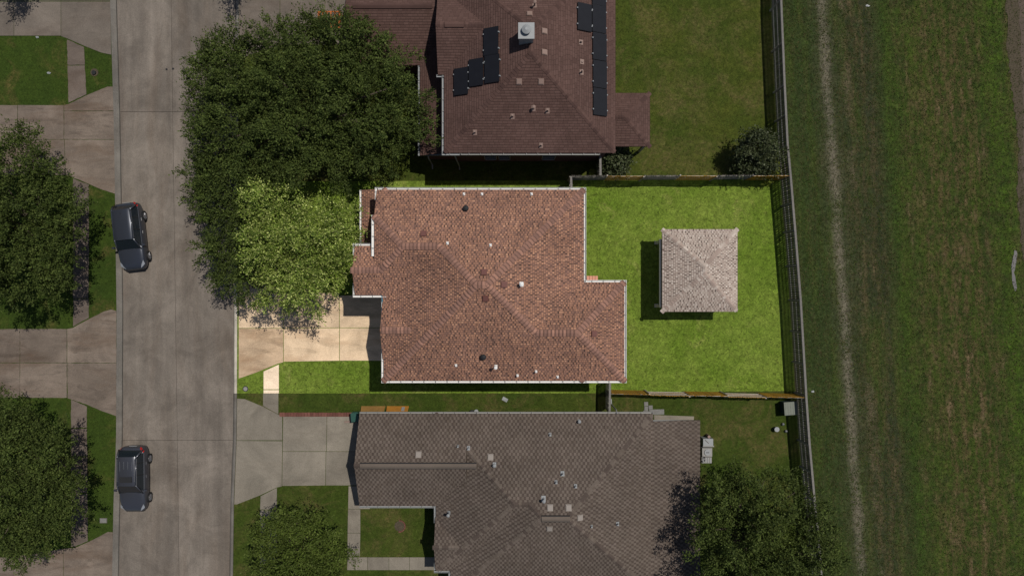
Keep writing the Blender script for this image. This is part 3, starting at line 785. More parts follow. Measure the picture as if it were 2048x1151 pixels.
downspout(th, W(908,0,E2)[0], ysth+.05, 0, E2-.1, dw, 0, -.3)
# lower west roofs
E3 = 2.7
xl = W(840,0,E3)[0]; ysl = W(0,311,E3)[1]
LG = Wing((xl, ysl, xw+.5, W(0,-30,E3)[1]), E3, .5, dict(W=0))
yF0 = W(0,131,E3)[1]; yF1 = W(0,-66,E3)[1]; xF = W(702,0,E3)[0]
LF = Wing((xF, yF0, xw+.5, yF1), E3, .5, dict(N=0, S=0))
LWG = [LG, LF]
add_roof(th, LWG, [MT['sh_b'], MT['sh_bd']], 'plain', .17, 22); soffit(th, LWG, MT['dull_w'])
gable(th, LF, 'W', MT['brick_b'], .25)
walls(th, [(xl+i_, ysl+.25, xw+1, 18), (xF+.3, yF0+.3, xl+1, yF1-.3)], E3-.12, MT['brick_b'])
gutter(th, (xl, ysl), (xl, yF0), E3, dw, (-1,0)); downspout(th, W(856,0,E3)[0], ysl, 0, E3, dw, 0, -.45)
b = MB(); yr = (yF0+yF1)/2; zr = LF.z(xF+1, yr)
for sg in (1, -1): b.prism([(xF+.5, yr), (xl+1.0, yr), (xl+1.0, yr+sg*.16), (xF+.5, yr+sg*.16)], [zr+.09, zr+.09, zr+.01, zr+.01], zr-.1)
b.build('ridge_vent', MT['sh_bd'], th)
yr = (yg0+yg1)/2; zr = UG.z(xg, yr); b = MB()
for sg in (1, -1): b.prism([(W(890,0,6)[0], yr), (W(928,0,6)[0], yr), (W(928,0,6)[0], yr+sg*.16), (W(890,0,6)[0], yr+sg*.16)], [zr+.1, zr+.1, zr+.02, zr+.02], zr-.1)
b.build('ridge_vent', MT['sh_b'], th)
# back patio roof
rT = rectpx(1225,186,1300,293,E3); rT = (xe-.4, rT[1], rT[2], rT[3])
WT = Wing(rT, E3, .42, dict(N=0, S=0, E=0)); add_roof(th, [WT], [MT['sh_b'], MT['sh_bd']], 'plain', .17, 23); caps_stuff(th, [WT], [MT['sh_b'], MT['sh_bd']], .42)
soffit(th, [WT], MT['dull_w'])
for yy in (rT[1]+.2, rT[3]-.2):
    b = MB(); b.box((rT[2]-.35, yy-.08, -.2), (rT[2]-.19, yy+.08, E3-.15)); b.build('post', MT['dull_w'], th)
for (x, y) in ((1059,28),(1089,63),(1089,105),(1038,164),(1082,164)): box_vent(th, TW, x, y, MT['vent_t'], .32, .1)
for (x, y, h_, hd) in ((1069,12,.6,True),(1162,85,.3,False),(1164,124,.12,False),(1163,145,.5,False),(1067,217,.4,True),(1095,222,.4,False),(1025,233,.35,False),(950,265,.35,False),(1082,291,.35,False)):
    pipe_vent(th, TW, x, y, MT['vent_t'], h_, .05, .13, hd)
# chimney
cx_, cy_, cz_ = on_roof(TW, 1052, 74)
ch = MB(); ch.box((-.42,-.42,-1.0), (.42,.42,.95)); o = ch.build('chimney', MT['dull_w'], th); o.location = (cx_, cy_, cz_)
b = MB(); b.box((-.48,-.48,.95), (.48,.48,1.02)); b.cyl((0,0), .24, 1.02, 1.2, 18); b.cyl((0,0), .28, 1.2, 1.26, 18, .28); b.cyl((0,0), .28, 1.26, 1.36, 18, .08)
b.build('chimney_cap', MT['dull_w'], o)
# solar panels
def solar(px, py, side):
    x, y, z = on_roof(TW, px, py); g = math.atan(.5)
    o = link('solar_panel', SPM, th); rot = Matrix.Rotation(-g if side == 'W' else g, 4, 'Y'); rot.translation = Vector((x, y, z+.14)); o.matrix_local = rot
    return o
b = MB(); b.box((-.52,-.855,-.02), (.52,.855,.015), 1); b.box((-.505,-.84,.015), (.505,.84,.022), 0)
for sx_ in (-.53, .53):
    for yy in (-.5, .5): b.box((sx_-.03, yy-.04, -.12), (sx_+.03, yy+.04, .03), 2)
tmp = b.build('solar_panel', [MT['solar'], MT['solar_f'], MT['dull_w']]); SPM = tmp.data; bpy.data.objects.remove(tmp)
for (x, y) in ((982,84),(984,139),(952,146),(922,164)): solar(x, y, 'W')
for (x, y) in ((1169,36),(1198,-14),(1198,40),(1199,95),(1199.5,150),(1200,205)): solar(x, y, 'E')

# ---- bottom house
E4 = 2.8
bh = thing('house', 'grey-brown dotted shingle roof house at the bottom of the photo', 'house', (0,0,0))
x0 = W(719,0,E4)[0]; pN = W(0,827,E4)[1]; pS = W(0,1011,E4)[1]
BP = Wing((x0, pS, 0.0, pN), E4, .5, dict(N=0, S=0), foot=[(x0, pS, -3.0, pN)])
BR = Wing((-5.12, -19.03, 3.0, pN), E4, .5, dict(N=0, S=0, W=0), foot=[(-5.12, -19.03, 3.0, pN)])
BQ = Wing((-4.14, -20.55, 9.5, pN), E4, .5, dict(N=0, S=0, E=0, W=0))
ys0, ys1 = W(0,1136,E4)[1], W(0,1034,E4)[1]
BS = Wing((-5.16, ys0, -3.4, ys1), E4, .5, dict(N=0, S=0))
x14 = W(1400,0,2.4)[0]
BT = Wing((9.2, -20.55, x14, W(0,840,2.5)[1]), 2.42, .12, dict(E=0))
BW = [BP, BR, BQ, BS, BT]
add_roof(bh, BW, [MT['sh_c'], MT['sh_cd']], 'dots', .20, 31); caps_stuff(bh, BW[:4], [MT['sh_c'], MT['sh_cd']], .5, .21)
soffit(bh, BW, MT['dull_w']); gable(bh, BP, 'W', MT['brick_c'], .3); gable(bh, BS, 'W', MT['brick_c'], .15)
walls(bh, [(x0+i_, pS+i_, -3, pN-i_), (-5.12+i_, -19.03+i_, 3, pN-i_-.004), (-4.14+i_, -20.55+i_, 9.5-i_, pN-i_-.008)], E4-.13, MT['brick_c'])
gm = MT['grey_w']
gutter(bh, (x0, pN), (9.5, pN), E4, gm, (0,1), .13); gutter(bh, (x0, pS), (-5.12-.1, pS), E4, dw, (0,-1)); gutter(bh, (-5.12, W(0,1045,E4)[1]), (-5.12, pS), E4, dw, (-1,0))
gutter(bh, (-5.12, -19.03), (-5.12, W(0,1112,E4)[1]), E4, dw, (-1,0)); gutter(bh, (-5.26, -19.03), (-4.2, -19.03), E4, dw, (0,-1)); gutter(bh, (-4.14, -20.5), (-4.14, -19.2), E4, dw, (-1,0))
for (xa_, xb_, w0) in ((720, 953, BP), (1083, 1140, BQ)):
    yr = (w0.r[1]+w0.r[3])/2; zr = w0.z((W(xa_,0,5)[0]+W(xb_,0,5)[0])/2, yr) if w0 is BQ else w0.z(0, yr)
    m1 = MB()
    for sg in (1, -1):
        m1.prism([(W(xa_,0,zr)[0], yr), (W(xb_,0,zr)[0], yr), (W(xb_,0,zr)[0], yr+sg*.15), (W(xa_,0,zr)[0], yr+sg*.15)], [zr+.12, zr+.12, zr+.05, zr+.05], zr-.08)
    rv = m1.build('ridge_vent', MT['sh_c'], bh)
    for sg in (1, -1):
        m2 = MB(); m2.prism([(W(xa_,0,zr)[0], yr+sg*.155), (W(xb_,0,zr)[0], yr+sg*.155), (W(xb_,0,zr)[0], yr+sg*.20), (W(xa_,0,zr)[0], yr+sg*.20)], zr+.02, zr-.1); m2.build('vent_edge_strip', MT['black'], rv)  # thin black strip along each edge of the ridge vent
for (x, y) in ((837,908),(981,913),(1100,1014),(1137,1014),(1160,1034),(1099,1056)): box_vent(bh, BW, x, y, MT['vent_bw'], .34, .09)
for (x, y, h_, hd, f_) in ((916,891,.3,False,.08),(937,895,.3,False,.13),(989,928,.35,True,.14),(1100,868,.3,False,.11),(1158,841,.3,True,.1),(1125,946,.4,False,.15),(1112,963,.3,False,.11),(1151,971,.3,False,.12),(1087,996,.6,True,.17),(898,1024,.6,True,.12),(1183,1051,.25,False,.09),(1235,1046,.35,False,.13)):
    pipe_vent(bh, BW, x, y, dw, h_, .05, f_*.8, hd)
downspout(bh, W(1234,0,E4)[0], pN+.05, 0, E4, dw, 0, .5)

# ---- pavilion
gz = thing('pavilion', 'square pavilion with a tan shingle hip roof on the bright lawn', 'pavilion', (0,0,0))
GE = 2.6; rG = rectpx(1324,458,1475,623,GE)
GW = [Wing(rG, GE, .5, dict(N=0, S=0, E=0, W=0))]
add_roof(gz, GW, [MT['sh_g'], MT['sh_gd']], 'lam', .15, 41); caps_stuff(gz, GW, [MT['sh_gd'], MT['sh_g']], .5, .18)
soffit(gz, GW, MT['white'])
for (x, y) in ((rG[0]+.14, rG[1]+.35), (rG[0]+.14, rG[3]-.75), (rG[2]-.35, rG[1]+.35), (rG[2]-.35, rG[3]-.35)):
    b = MB(); b.box((x-.09, y-.09, -.1), (x+.09, y+.09, GE-.15)); b.box((x-.12, y-.12, -.1), (x+.12, y+.12, .15)); b.build('post', wm, gz)
b = MB(); b.box((rG[0]-.10, rG[1]+.3, 2.05), (rG[0]-.0, rG[3]-.65, 2.38)); b.build('beam', MT['dull_w'], gz)
b = MB(); b.box((rG[0]+.25, rG[1]+.2, 2.05), (rG[2]-.2, rG[1]+.4, 2.4)); b.build('beam', wm, gz)
b = MB(); b.box((rG[0]+.3, rG[3]-.5, -.02), (rG[2]-.3, rG[1]+.3, .004)); b.v = [(v[0], v[1], v[2]) for v in b.v]
sheet('patio', 'concrete floor under the tan pavilion roof', [(1336,478),(1448,478),(1448,612),(1336,612)], .01, MT['conc_lot'], .1)

# ------------------------------------------------------------------ fences
PKM = {}
def picket_mesh(h, mat):
    k = (h, mat.name)
    if k not in PKM:
        b = MB(); w_ = .058; b.prism([(-w_, -.009), (w_, -.009), (w_, .009), (-w_, .009)], h, .03)
        b.v = [(x*.8 if z > h-.01 and False else x, y, z) for x, y, z in b.v]
        me = bpy.data.meshes.new('picket'); me.from_pydata(b.v, [], b.f); me.materials.append(mat); me.update(); PKM[k] = me
    return PKM[k]
def fence(label, pts, side=1, cap=True, alt=False, orange=(), h=FH, group='wooden picket fences', mat=None):
    """pts: ground points in metres; side: which side of the rails the pickets are on (left of travel = +1)"""
    mat = mat or MT['fence_g']
    f = thing('fence', label, 'fence', (0,0,0), 0, group); r = random.Random(len(label))
    segs = []; 
    for a, b_ in zip(pts, pts[1:]):
        a = Vector(a); b_ = Vector(b_); L = (b_-a).length; n = max(1, round(L/2.4))
        for i in range(n): segs.append((a+(b_-a)*i/n, a+(b_-a)*(i+1)/n))
    for si, (a, b_) in enumerate(segs):
        d = (b_-a).normalized(); n = Vector((-d.y, d.x)); L = (b_-a).length; ang = math.atan2(d.y, d.x)
        sd_ = side if not (alt and si % 2) else -side
        pm = MT['fence_o'] if si in orange else mat
        dz = r.uniform(-.03, .03)
        for z in (.35, 1.0, 1.62):
            b = MB(); P = [a-n*sd_*.02, b_-n*sd_*.02, b_+n*sd_*.02, a+n*sd_*.02]; b.prism([tuple(p) for p in P], z+.085, z); b.build('rail', MT['fence_r'], f)
        b = MB(); c = a-n*sd_*.06; b.prism([tuple(c+d*u+n*v) for u, v in ((-.045,-.04),(.045,-.04),(.045,.04),(-.045,.04))], h-.06, -.2); b.build('post', MT['fence_r'], f)
        k = int(L/.156); me = picket_mesh(h, pm)
        for j in range(k):
            o = link('picket', me, f); c = a+d*(L*(j+.5)/k)+n*sd_*.034
            o.location = (c.x, c.y, dz+r.uniform(-.012,.012)); o.rotation_euler = (r.uniform(-.012,.012), r.uniform(-.008,.008), ang)
        if cap:
            b = MB(); P = [a-n*.065, b_-n*.065, b_+n*.075, a+n*.075]; b.prism([tuple(p) for p in P], h+.035+dz*.3, h+.004+dz*.3)
            b.build('cap_board', MT['cap_g'], f)
    return f
def sub(y0, y1):
    pts = [(gx(y0), y0)] + [p for p in FG if y1+.2 < p[1] < y0-.2] + [(gx(y1), y1)]
    return pts
yA, yB_, yC_, yD = W(0,-120)[1], ytop, W(0,784)[1], W(0,1260)[1]
fence('grey picket fence with a pale cap between the patchy olive lawn and the field', sub(yA, yB_), 1)
fence('grey picket fence casting a dark shadow between the bright lawn and the field', sub(yB_, yC_), 1)
fence('grey picket fence beside the green storage box and the bottom right oak', sub(yC_, yD), 1)
nA = W(1142, 352, FH); nB = (gx(ytop), ytop)
fence('fence of alternating orange and dark panels along the top of the bright lawn', [nA, nB], 1, False, True, (1,3,5), mat=MT['fence_g'])
sA = W(1219, 786, FH); sB = (gx(yC_)-.1, yC_-.12)
fence('fence of alternating orange panels along the bottom of the bright lawn', [(sA[0], sA[1]-.05), (W(1380,791,FH)), sB], 1, False, True, (1,3,5), mat=MT['fence_o'])
fence('short pale-topped fence from the middle house to the orange and dark panel fence', [W(1142,353,FH), W(1143,380,FH)], 1, True)
fence('short fence between the middle house and the bottom house', [W(1220,762,FH), W(1219,826,FH)], -1, True)
fence('short fence below the corner of the brown-roofed house', [W(1200,288,FH), W(1201,351,FH)], -1, True)

# ------------------------------------------------------------------ trees
def crown_mesh(name, circles, z0, hscale, mat, dens, leaf=(.18,.085), seed=0, lob=.95, spiky=.7, up=.25, tw=1.0):
    R = np.random.default_rng(seed)
    cs = [(W(x, y, z0)[0], W(x, y, z0)[1], max(r/S*(H-z0)/H-lob*.38, lob*.5)) for x, y, r in circles]
    x0 = min(c[0]-c[2] for c in cs); x1 = max(c[0]+c[2] for c in cs); y0 = min(c[1]-c[2] for c in cs); y1 = max(c[1]+c[2] for c in cs)
    def dome(px, py):
        best = -1
        for (cx, cy, r) in cs:
            t = 1-((px-cx)**2+(py-cy)**2)/r**2
            if t > 0: best = max(best, math.sqrt(t)*r)
        return best
    big = max(c[2] for c in cs)
    cxm_ = np.mean([c[0] for c in cs]); cym_ = np.mean([c[1] for c in cs])
    ph = R.uniform(0, 6.28, 6)
    def wob(px, py): return (math.sin(px*1.9+ph[0]+.8*math.sin(py*1.1+ph[4]))+math.sin(py*2.1+ph[1]+.9*math.sin(px*1.3+ph[5]))+.7*math.sin((px+py)*1.15+ph[2])+.6*math.sin((px-py)*3.1+ph[3]))*.5
    rad = max(math.hypot(c[0]-cxm_, c[1]-cym_)+c[2] for c in cs)
    lobes = []; under = []; sp = lob*.60; row = 0; yy = y0
    while yy < y1:
        xx = x0 + (sp/2 if row % 2 else 0)
        while xx < x1:
            px, py = xx+R.normal(0, sp*.22), yy+R.normal(0, sp*.22); d = dome(px, py); xx += sp
            wv = wob(px, py)
            if d <= lob*(.30+wv*.40): continue
            zt = z0 + d*hscale
            lobes.append((px, py, zt*(1-abs(R.normal(0, .05))) - lob*.5 + R.normal(0, .28) + wv*.8*hscale/.6, lob*R.uniform(.52, .88)))
            if R.random() < .42: under.append((px+R.normal(0,.3), py+R.normal(0,.4), z0*.8+(zt-z0)*.45, lob*.95))
        yy += sp*.87; row += 1
    V = []; F = 0
    bases = []; dirs = []; nr = []; mar = []
    cxm = np.mean([c[0] for c in cs]); cym = np.mean([c[1] for c in cs])
    lobes += under; nu = len(lobes)-len(under)
    for li, (lx_, ly_, lz, lr) in enumerate(lobes):
        spray = li < nu
        n = int(dens*(1.05 if spray else 1.6)*lob*lob)
        d = R.normal(size=(n, 3))
        if not spray: d[:, 2] = np.abs(d[:, 2])
        d /= np.linalg.norm(d, axis=1)[:, None]
        bc = max(cs, key=lambda c: 1-((lx_-c[0])**2+(ly_-c[1])**2)/c[2]**2)
        out = np.array([(lx_-bc[0])/bc[2]*.8+(lx_-cxm)/rad*.5, (ly_-bc[1])/bc[2]*.8+(ly_-cym)/rad*.5, 0])
        mg = max(0., 1-dome(lx_, ly_)/(lob*2.6))
        if spray:
            ax = out*(.7+spiky*.8) + R.normal(size=3)*np.array([.42, .42, .2]) + np.array([0, 0, .55-.75*mg]); ax /= np.linalg.norm(ax)
            L = lr*R.uniform(1.1, 2.0)*(1+.35*mg*spiky); s_ = R.random(n)**.8
            rr = lr*.55*(1-.78*s_)
            bpos = np.array([lx_, ly_, lz]) + ax*(s_*L-.35*L)[:, None] + d*(rr*R.uniform(.3, 1, n))[:, None]
            t = ax*.85 + d*.75 + R.normal(size=(n, 3))*.15
            dn = d*.8 + ax*.25 + np.array([0, 0, .25])
        else:
            bpos = np.array([lx_, ly_, lz]) + d*(lr*R.uniform(.2, 1.0, size=(n, 1))); t = d+R.normal(size=(n, 3))*.4; dn = d
        t /= np.linalg.norm(t, axis=1)[:, None]
        bases.append(bpos); dirs.append(t); nr.append(dn); mar.append(np.full(n, 0.))
    bpos = np.concatenate(bases); t = np.concatenate(dirs); N = len(bpos); K = 8
    mr_ = np.concatenate(mar); dn = np.concatenate(nr); ln = R.uniform(.22, .55, size=N)*tw
    P = np.repeat(bpos, K, 0) + np.repeat(t, K, 0)*(np.tile((np.arange(K)+.5)/K, N)*np.repeat(ln, K))[:, None] + R.normal(size=(N*K, 3))*.045
    side = R.normal(size=(N*K, 3)); T = np.repeat(t, K, 0)*.9 + side*.75; T /= np.linalg.norm(T, axis=1)[:, None]
    nrm = R.normal(size=(N*K, 3))*.42 + np.repeat(dn, K, 0)*1.15 + np.array([0, 0, .12]); B = np.cross(nrm, T); B /= np.linalg.norm(B, axis=1)[:, None]
    sz = R.uniform(.6, 1.25, size=(N*K, 1)); a = T*leaf[0]*sz; b_ = B*leaf[1]*sz*.5
    V = np.stack([P, P+a*.5+b_, P+a, P+a*.5-b_], 1).reshape(-1, 3).astype(np.float32)
    nf = N*K; me = bpy.data.meshes.new(name); me.vertices.add(nf*4); me.vertices.foreach_set('co', V.ravel())
    me.loops.add(nf*4); me.loops.foreach_set('vertex_index', np.arange(nf*4, dtype=np.int32))
    me.polygons.add(nf); me.polygons.foreach_set('loop_start', np.arange(0, nf*4, 4, dtype=np.int32)); me.polygons.foreach_set('loop_total', np.full(nf, 4, dtype=np.int32))
    me.materials.append(mat); me.update(); me.validate()
    LEAVES[0] += nf
    return me, lobes, (cxm, cym)
LEAVES = [0]
def tree(name, label, circles, z0, hscale, mat, dens=30, seed=0, cat='tree', leaf=(.15,.078), lob=1.1, spiky=.8, trunk=.28, group=None, trunk_px=None, tw=1.0):
    me, lobes, (cx, cy) = crown_mesh('crown', circles, z0, hscale, mat, dens, leaf, seed, lob, spiky, .25, tw)
    if trunk_px: cx, cy = W(*trunk_px)
    t = thing(name, label, cat, (cx, cy, 0), 0, group)
    cr = link('crown', me, t); cr.location = (-cx, -cy, 0)
    b = MB(); r = random.Random(seed); zt = z0*.42
    b.tube((0,0,-.2), (.05,.03,zt), trunk*1.2, 12, trunk*.85)
    L = sorted(lobes, key=lambda q: r.random())[:16]
    for q in L:
        m_ = Vector((q[0]-cx, q[1]-cy, q[2]-.2)); mid = Vector((m_.x*.45, m_.y*.45, zt+(m_.z-zt)*.55))
        b.tube((.05,.03,zt-.15), mid, trunk*.5, 7, trunk*.28); b.tube(mid, m_, trunk*.28, 6, trunk*.07)
    b.build('trunk', MT['bark'], t, True)
    return t
OG = 'street oaks'
tree('oak_tree', 'huge dark green oak overhanging the street beside the brown-roofed house', [(455,140,82),(475,255,98),(560,95,72),(600,200,128),(700,120,88),(748,225,108),(755,130,70),(640,290,72),(775,295,42),(640,42,40),(520,310,60),(440,320,66),(420,190,60),(560,320,70),(660,320,62)], 5.0, .62, MT['leaf_d'], 26, 1, group=OG, trunk=.42, lob=1.3)
tree('oak_tree', 'dimmed left half of the bright-leaved oak, built as a separate dark oak', [(465,400,82),(450,350,66),(468,470,76),(485,545,62)], 3.9, .5, MT['leaf_d'], 28, 2, group=OG)  # added tree standing in for the dimmed left half of the bright crown
tree('oak_tree', 'bright yellow-green oak over the driveway of the middle house', [(532,410,48),(640,440,44),(660,470,48),(636,520,70),(572,505,78),(610,578,50),(532,465,50),(548,566,48),(596,450,48),(672,525,46),(672,442,40)], 5.6, .6, MT['leaf_l'], 27, 3, group=OG, trunk_px=(565,470), spiky=1.0, tw=1.35, lob=1.0)
tree('oak_tree', 'dark oak at the left edge opposite the bright-leaved oak', [(25,375,108),(78,455,84),(35,530,92),(88,515,58),(-60,450,120)], 4.8, .6, MT['leaf_d'], 26, 4, group=OG)
tree('oak_tree', 'dark oak at the bottom left beside the parked car with a sunroof', [(5,862,72),(72,925,74),(88,1008,74),(40,1062,64),(-40,960,120)], 4.8, .6, MT['leaf_d'], 26, 5, group=OG)
tree('oak_tree', 'round mid-green oak on the small front lawn of the bottom house', [(590,1106,88),(578,1082,66),(610,1140,80)], 4.0, .6, MT['leaf_m'], 28, 6, group=OG, trunk=.2, lob=.8)
tree('oak_tree', 'spiky dark oak at the bottom right overlapping the grey-brown roof', [(1462,1040,78),(1560,1045,96),(1500,1120,112),(1612,1108,74),(1435,1110,55)], 5.8, .6, MT['leaf_d'], 27, 7, group=OG, trunk=.35, spiky=1.1)
tree('oak_tree', 'oak just beyond the top edge whose leafy shadow falls on the street', [(457,-121,40),(490,-121,36)], 5.2, .5, MT['leaf_d'], 26, 8, group=OG)
tree('oak_tree', 'oak beyond the top left corner whose shadow falls on the pale driveway', [(-46,-121,56)], 5.2, .5, MT['leaf_d'], 26, 9, group=OG)
tree('shrub', 'dense glossy shrub beside the tall fence near the orange panels', [(1512,300,34),(1530,320,26),(1500,318,24)], 1.9, .6, MT['leaf_b'], 60, 12, 'shrub', (.15,.09), .42, .2, .06)
tree('shrub', 'loose grey-green shrub below the back patio of the brown-roofed house', [(1235,318,24),(1215,325,16)], 1.1, .6, MT['leaf_b'], 60, 13, 'shrub', (.15,.09), .35, .3, .04)
tree('shrub', 'small yellow-green plant at the corner of the tall fence', [(1541,337,9)], .7, .6, MT['leaf_y'], 130, 14, 'shrub', (.16,.07), .2, .3, .02)
print('leaves', LEAVES[0])

# ------------------------------------------------------------------ cars
paint = Mat('charcoal_car_paint', .32, .5, .35); paint.color((.032,.036,.047)); paint.b.inputs['Coat Weight'].default_value = .5; paint.b.inputs['Coat Roughness'].default_value = .12
paint2 = Mat('grey_car_paint', .34, .5, .4); paint2.color((.046,.048,.058)); paint2.b.inputs['Coat Weight'].default_value = .4; paint2.b.inputs['Coat Roughness'].default_value = .15
MT['p1'] = paint.m; MT['p2'] = paint2.m
MT['cglass'] = plain('car_glass', (.010,.014,.018), .05, .5, var=.05)
MT['chrome'] = plain('bright_trim', (.30,.30,.30), .25, .5, .8, var=.03)
MT['rim'] = plain('alloy_rim', (.22,.22,.23), .3, .5, .7, var=.05)
MT['lamp'] = plain('lamp_lens', (.22,.23,.25), .12, .6, var=.05)
def loft(b, rows, m=0, close=True):
    n0 = len(b.v); k = len(rows[0])
    for r_ in rows: b.v += [tuple(p) for p in r_]
    for i in range(len(rows)-1):
        for j in range(k-1):
            b.f.append((n0+i*k+j, n0+i*k+j+1, n0+(i+1)*k+j+1, n0+(i+1)*k+j)); b.m.append(m)
    if close:
        b.f.append(tuple(n0+j for j in range(k-1, -1, -1))); b.m.append(m); b.f.append(tuple(n0+(len(rows)-1)*k+j for j in range(k))); b.m.append(m)
def car(label, loc, rz, pm, L, sunroof, ribs, rail):
    """nose points to -y"""
    t = thing('car', label, 'car', loc, rz, 'parked cars')
    h = L/2
    # body stations: y, half width at belt, belt height, hood/deck crown height
    st_ = [(-h,.55,.62,.64),(-h+.10,.74,.72,.76),(-h+.32,.86,.80,.90),(-h+.8,.93,.90,.99),(-h+1.25,.95,.95,1.05),(-h+1.6,.955,.98,1.06),(-h+2.4,.96,1.0,1.02),(h-1.5,.96,1.03,1.05),(h-.8,.95,1.05,1.07),(h-.35,.90,1.06,1.09),(h-.10,.80,.98,1.02),(h,.66,.80,.84)]
    rows = []
    for (y, w_, zb, zc) in st_:
        s_ = []
        lo = .26 if abs(y) < h-.3 else .34
        for (fx_, fz) in ((.90, lo), (.985, lo+.1), (1.0, .55), (.985, zb-.12), (.93, zb-.01)): s_.append((w_*fx_, y, fz if fz < zb else zb))
        s_.append((w_*.80, y, zc-.015)); s_.append((w_*.45, y, zc)); s_.append((0, y, zc+.006))
        full = s_ + [(-p[0], p[1], p[2]) for p in s_[-2::-1]]
        rows.append(full)
    b = MB(); loft(b, rows)
    o = b.build('body', pm, t, True)
    md = o.modifiers.new('round', 'SUBSURF'); md.levels = 1; md.render_levels = 2
    # cabin
    zr = 1.66; yA_, yB2 = -h+1.42, -h+2.12; yE, yF_ = h-.62, h-.22
    def ring(y, w_, z): return [(w_, y, z), (w_*.97, y, z+.0), (0, y, z+.015), (-w_*.97, y, z), (-w_, y, z)]
    wb, wr = .87, .64
    g = MB(); g.face([(wb-.05, yA_, 1.02), (wr-.02, yB2, zr-.04), (-wr+.02, yB2, zr-.04), (-wb+.05, yA_, 1.02)]); g.face([(.30, yA_-.06, 1.045), (wb-.05, yA_, 1.02), (-wb+.05, yA_, 1.02), (-.30, yA_-.06, 1.045)])
    g.build('windshield', MT['cglass'], t)
    g = MB(); g.face([(-wb+.06, yF_, 1.04), (-wr+.04, yE, zr-.05), (wr-.04, yE, zr-.05), (wb-.06, yF_, 1.04)]); g.build('rear_window', MT['cglass'], t)
    for sg in (1, -1):
        g = MB(); q = [(sg*(wb+.005), yA_+.1, 1.0), (sg*(wb+.015), yF_-.12, 1.03), (sg*(wr+.035), yE-.05, zr-.07), (sg*(wr+.035), yB2+.02, zr-.06)]
        g.face(q if sg > 0 else q[::-1]); g.build('side_window', MT['cglass'], t)
        g = MB(); g.tube((sg*(wb+.02), yA_+.12, 1.005), (sg*(wb+.03), yF_-.15, 1.035), .017, 6); g.tube((sg*(wr+.05), yB2, zr-.06), (sg*(wr+.05), yE-.05, zr-.07), .014, 6)
        g.build('window_trim', MT['chrome'] if sunroof else pm, t)
        for yy in (yB2+.72, yB2+1.55):
            g = MB(); g.tube((sg*(wb+.015), yy-.1, 1.0), (sg*(wr+.04), yy-.05, zr-.06), .03, 6); g.build('door_pillar', MT['black'], t)
        g = MB(); g.tube((sg*(wb-.05), yA_-.02, 1.01), (sg*(wr+.0), yB2, zr-.02), .045, 8); g.tube((sg*(wr+.0), yB2, zr-.02), (sg*(wr+.0), yE, zr-.03), .045, 8); g.tube((sg*(wr), yE, zr-.03), (sg*(wb-.03), yF_+.02, 1.03), .06, 8)
        g.build('roof_pillar', pm, t, True)
        if rail:
            g = MB(); g.tube((sg*(wr-.04), yB2+.3, zr+.05), (sg*(wr-.04), yE-.1, zr+.04), .018, 6)
            for yy in (yB2+.3, yE-.1): g.tube((sg*(wr-.04), yy, zr-.02), (sg*(wr-.04), yy, zr+.05), .02, 6)
            g.build('roof_rail', MT['chrome'], t)
        # mirror
        g = MB(); g.tube((sg*(wb), yA_+.25, 1.02), (sg*1.02, yA_+.22, 1.08), .025, 6); g.prism([(sg*.98, yA_+.14), (sg*1.16, yA_+.18), (sg*1.16, yA_+.28), (sg*.98, yA_+.30)], 1.17, 1.02)
        g.build('mirror', pm, t)
        # lamps
        g = MB(); P = [(sg*.52, -h+.12, .74), (sg*.84, -h+.36, .80), (sg*.80, -h+.62, .925), (sg*.62, -h+.34, .86)]
        P2 = [(p[0], p[1]-.03, p[2]+.03) for p in P]
        for q in (P2, P): g.face(q if sg > 0 else q[::-1])
        g.build('headlight', MT['lamp'], t)
        g = MB(); P = [(sg*.62, h-.02, .90), (sg*.90, h-.30, .98), (sg*.885, h-.42, 1.10), (sg*.64, h-.12, 1.09)]
        P2 = [(p[0]+sg*.02, p[1]+.02, p[2]+.02) for p in P]; g.face(P2 if sg < 0 else P2[::-1]); g.build('tail_light', MT['red_l'], t)
        for yy in (yB2+.45, yB2+1.35):
            g = MB(); g.tube((sg*.975, yy-.1, .88), (sg*.975, yy+.1, .88), .018, 6); g.build('door_handle', MT['chrome'], t)
    # interior floor so the cabin is not hollow, and roof skin
    b = MB(); rr = []
    for (y, w_, z) in ((yB2-.05, wr-.02, zr-.03), (yB2+.15, wr, zr), ((yB2+yE)/2, wr+.01, zr+.03), (yE-.15, wr-.01, zr), (yE+.06, wr-.05, zr-.04)):
        rr.append([(w_+.03, y, z-.05), (w_-.02, y, z-.01), (w_*.6, y, z+.015), (0, y, z+.02), (-w_*.6, y, z+.015), (-w_+.02, y, z-.01), (-w_-.03, y, z-.05)])
    loft(b, rr, 0, False); b.build('roof', pm, t, True)
    for i in range(ribs):
        x = -.42+.84*i/(ribs-1); b = MB(); b.tube((x, yB2+.95, zr+.03), (x, yE-.25, zr+.035), .012, 6); b.build('roof_rib', MT['chrome'], t)
    if sunroof:
        b = MB(); b.prism([(-.42, yB2+.22), (.42, yB2+.22), (.42, yB2+.60), (-.42, yB2+.60)], zr+.075, zr-.01); b.build('sunroof', MT['black'], t)
    else:
        b = MB(); b.tube((0, yE-.3, zr), (0, yE-.2, zr+.07), .015, 6); b.build('antenna', MT['black'], t)
    b = MB()
    for sx_ in (-.35, .35): b.box((sx_-.2, yB2+.5, .7), (sx_+.2, yB2+.95, 1.3))
    b.build('seats', plain('seat_cloth', (.06,.058,.055), .9), t)
    for (x, y) in ((.5,-.5),(-.5,-.5)): 
        b = MB(); b.tube((x*.3, yA_-.02, 1.03), (x*1.5, yA_+.03, 1.06), .012, 5); b.build('wiper', MT['black'], t)
    b = MB(); b.box((-.6, -h-.015, .42), (.6, -h+.06, .58)); b.build('grille', MT['black'], t)
